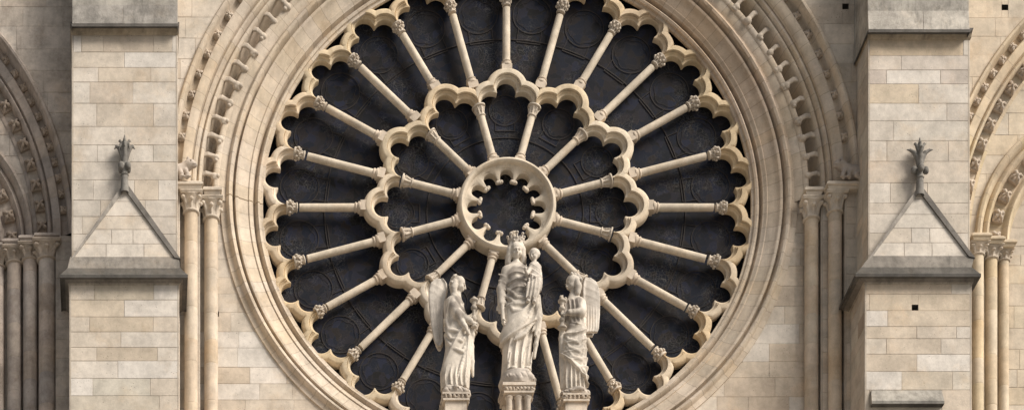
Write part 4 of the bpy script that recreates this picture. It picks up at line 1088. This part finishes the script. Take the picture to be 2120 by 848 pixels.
    # wings: a near one and its twin behind
    for nm, yc in (('wing', 9), ('wing', 24)):
        s = SD((-66, -6, 88), (66, 44, 256), .95)
        zs = [w[0] for w in wing]; cxs = [w[1] for w in wing]; ws = [w[2] for w in wing]
        off = 0 if yc < 12 else 3 * f
        def fn(X, Y, Z):
            c = np.interp(Z.ravel(), zs, cxs).reshape(Z.shape) + off; w = np.interp(Z.ravel(), zs, ws).reshape(Z.shape) * (1 if yc < 12 else .8)
            u = X - c; back = yc + 4 + .010 * (u + f * 6) ** 2 * (1 if side < 0 else 1) - 3.5 * np.exp(-((u * f - w * .85) / 3.) ** 2)
            scal = (.5 if side < 0 else 1.) * FOLD(u * .55 + .02 * (Z - 150), .8) * (1 - smooth01(165, 195, Z)) + .7 * FOLD(Z * .20 + u * .10) * smooth01(165, 195, Z) * .5
            q = np.maximum(np.abs(u) - w, np.abs(Y - back) - 3.2 - scal)
            a_ = np.maximum(np.abs(u) - w + 2, 0); b_ = np.maximum(np.abs(Y - back) - 1.6 - scal, 0)
            return np.maximum(np.minimum(np.sqrt(a_ * a_ + b_ * b_) - 2.0, q + 2), np.maximum(zs[0] - Z, Z - zs[-1])) * .8
        s.op(fn, (-64, -4, zs[0]), (64, 42, zs[-1]))
        link(nm, smesh(s, nm, (.60, .555, .475)), root)
    # candlestick in the hands
    s = SD((-14, -14, -4), (14, 14, 76), .7)
    s.rev([(0, 9.5 if side > 0 else 6), (3, 9.5 if side > 0 else 6), (6, 5), (12, 3.2), (16, 6), (20, 6), (24, 3.2), (36, 3.2), (39, 6.2), (43, 6.2), (46, 3.6), (52, 5), (55, 8.5), (58, 8.5), (59, 4), (62, 4), (63, 3)])
    if side > 0:
        for a in (0, 2.1, 4.2): s.ell((7 * cos(a), 7 * sin(a), 61), (3.2, 3.2, 4), 1)
        s.cap((0, 0, 60), (1, 0, 68), 3, 1.5, 1)
    x, z = ((38, 122) if side < 0 else (-27, 124))
    link('candlestick', smesh(s, 'candlestick', (.50, .45, .37)), root, (x * SS, -15 * SS, z * SS))
angel(-1); angel(1)

# ---- carved pedestals
def pedestal(px, top, w, label, h, big):
    root = place('pedestal', label, px, top, 'pedestal', group='carved pedestals under the stone figures')
    link('mound', smesh(rockbase(px, w, h, int(px), w), 'mound', (.50, .45, .38)), root)
    mb = MB(); k = SS; c = (.56, .50, .41)
    if big:
        def sl(hw, z0, z1, col=c): mb.box(-hw * k, hw * k, -hw * k, hw * k, z0 * k, z1 * k, col)
        sl(34, -h - 7, -h - 1); sl(31, -h - 10, -h - 7.2); sl(29, -h - 17, -h - 10.2, (.45, .38, .30)); sl(31, -h - 21, -h - 17.2); sl(26, -h - 24, -h - 21.2)
        sl(17, -250, -h - 24.2, (.40, .34, .27))
        root_b = mb.build('moulded_block', M_STAT, root)
        for x in (-19, 0, 19):
            for y in (-19, 19):
                m2 = MB(); lathe(m2, [(8.5 * k, -h * k - 24.5 * k), (9 * k, -(h + 27) * k), (6.4 * k, -(h + 31) * k), (6.4 * k, -250 * k)][::-1], 14, c, x * k, y * k); m2.build('small_column', M_STAT, root, 40)
        n = 8; ww = 30
    else:
        def sl(hw, z0, z1, col=c): mb.box(-hw * k, hw * k, -hw * k, hw * k, z0 * k, z1 * k, col)
        sl(28, -h - 5, -h - 1); sl(25, -h - 13, -h - 5.2, (.45, .38, .30)); sl(27, -h - 17, -h - 13.2); sl(22, -250, -h - 17.2)
        mb.build('moulded_block', M_STAT, root); n = 6; ww = 26
    s = SD((-ww - 4, -ww - 6, -9), (ww + 4, ww + 6, 3), .9)
    for side_ in (0, 1):
        for i in range(n):
            x = -ww + (i + .5) * 2 * ww / n
            for sg in (-1, 1):
                P = (x, sg * ww, -3) if side_ == 0 else (sg * ww, x, -3)
                q = rng.uniform(.7, 1.15); s.ell(P, (3.6 * q, 3.4, 3.4 * q), .8); s.ell((P[0] + rng.uniform(-3, 3), P[1], P[2] - 3), (2.6, 2.2, 2.2), .6)
    o = link('leaf_frieze', smesh(s, 'leaf_frieze', (.46, .40, .32)), root, (0, 0, (-h - (9 if big else 5)) * SS))
pedestal(1070, 777, 38, 'carved stone pedestal with small columns under the crowned woman statue', 30, True)
pedestal(941, 808, 28, 'round topped stone pedestal under the angel facing right', 16, False)
pedestal(1189, 812, 29, 'round topped stone pedestal under the curly haired angel', 14, False)
# ================================================================== CAMERA, LIGHT
cam = bpy.data.cameras.new('camera'); co = bpy.data.objects.new('camera', cam); COL.objects.link(co)
co.location = (CX, -D, CZ); co.rotation_euler = (rad(90), 0, 0)
cam.sensor_width = 36; cam.lens = 36 * D / 21.2
cam.shift_x = (10.6 - CX) / 21.2; cam.shift_y = (4.24 - CZ) / 21.2
cam.clip_start = .5; cam.clip_end = 800; scene.camera = co
world = bpy.data.worlds.new('World'); scene.world = world; world.use_nodes = True
nt = world.node_tree; bg = nt.nodes['Background']
AZ, EL = 52, 40      # degrees to the right of the facade's normal, and above the horizon
sd = (sin(rad(AZ)) * cos(rad(EL)), -cos(rad(AZ)) * cos(rad(EL)), sin(rad(EL)))
sky = nt.nodes.new('ShaderNodeTexSky'); sky.sky_type = 'NISHITA'; sky.sun_disc = False
sky.sun_elevation = rad(EL); sky.sun_rotation = math.atan2(sd[0], sd[1]); sky.dust_density = 4; sky.air_density = 1.
hs = nt.nodes.new('ShaderNodeHueSaturation'); hs.inputs['Saturation'].default_value = .35
nt.links.new(sky.outputs[0], hs.inputs['Color']); nt.links.new(hs.outputs[0], bg.inputs[0]); bg.inputs[1].default_value = .065
sun = bpy.data.lights.new('sun', 'SUN'); sun.energy = 2.75; sun.angle = rad(27); sun.color = (1, .925, .82)
so = bpy.data.objects.new('sun', sun); COL.objects.link(so)
from mathutils import Vector
so.rotation_euler = Vector(sd).to_track_quat('Z', 'Y').to_euler(); so.location = (20, -20, 30)
vs_ = scene.view_settings; scene.display_settings.display_device = 'sRGB'
vs_.view_transform = 'Standard'; vs_.look = 'None'; vs_.gamma = 1; vs_.exposure = 0.62; vs_.use_curve_mapping = False
scene.render.engine = 'CYCLES'
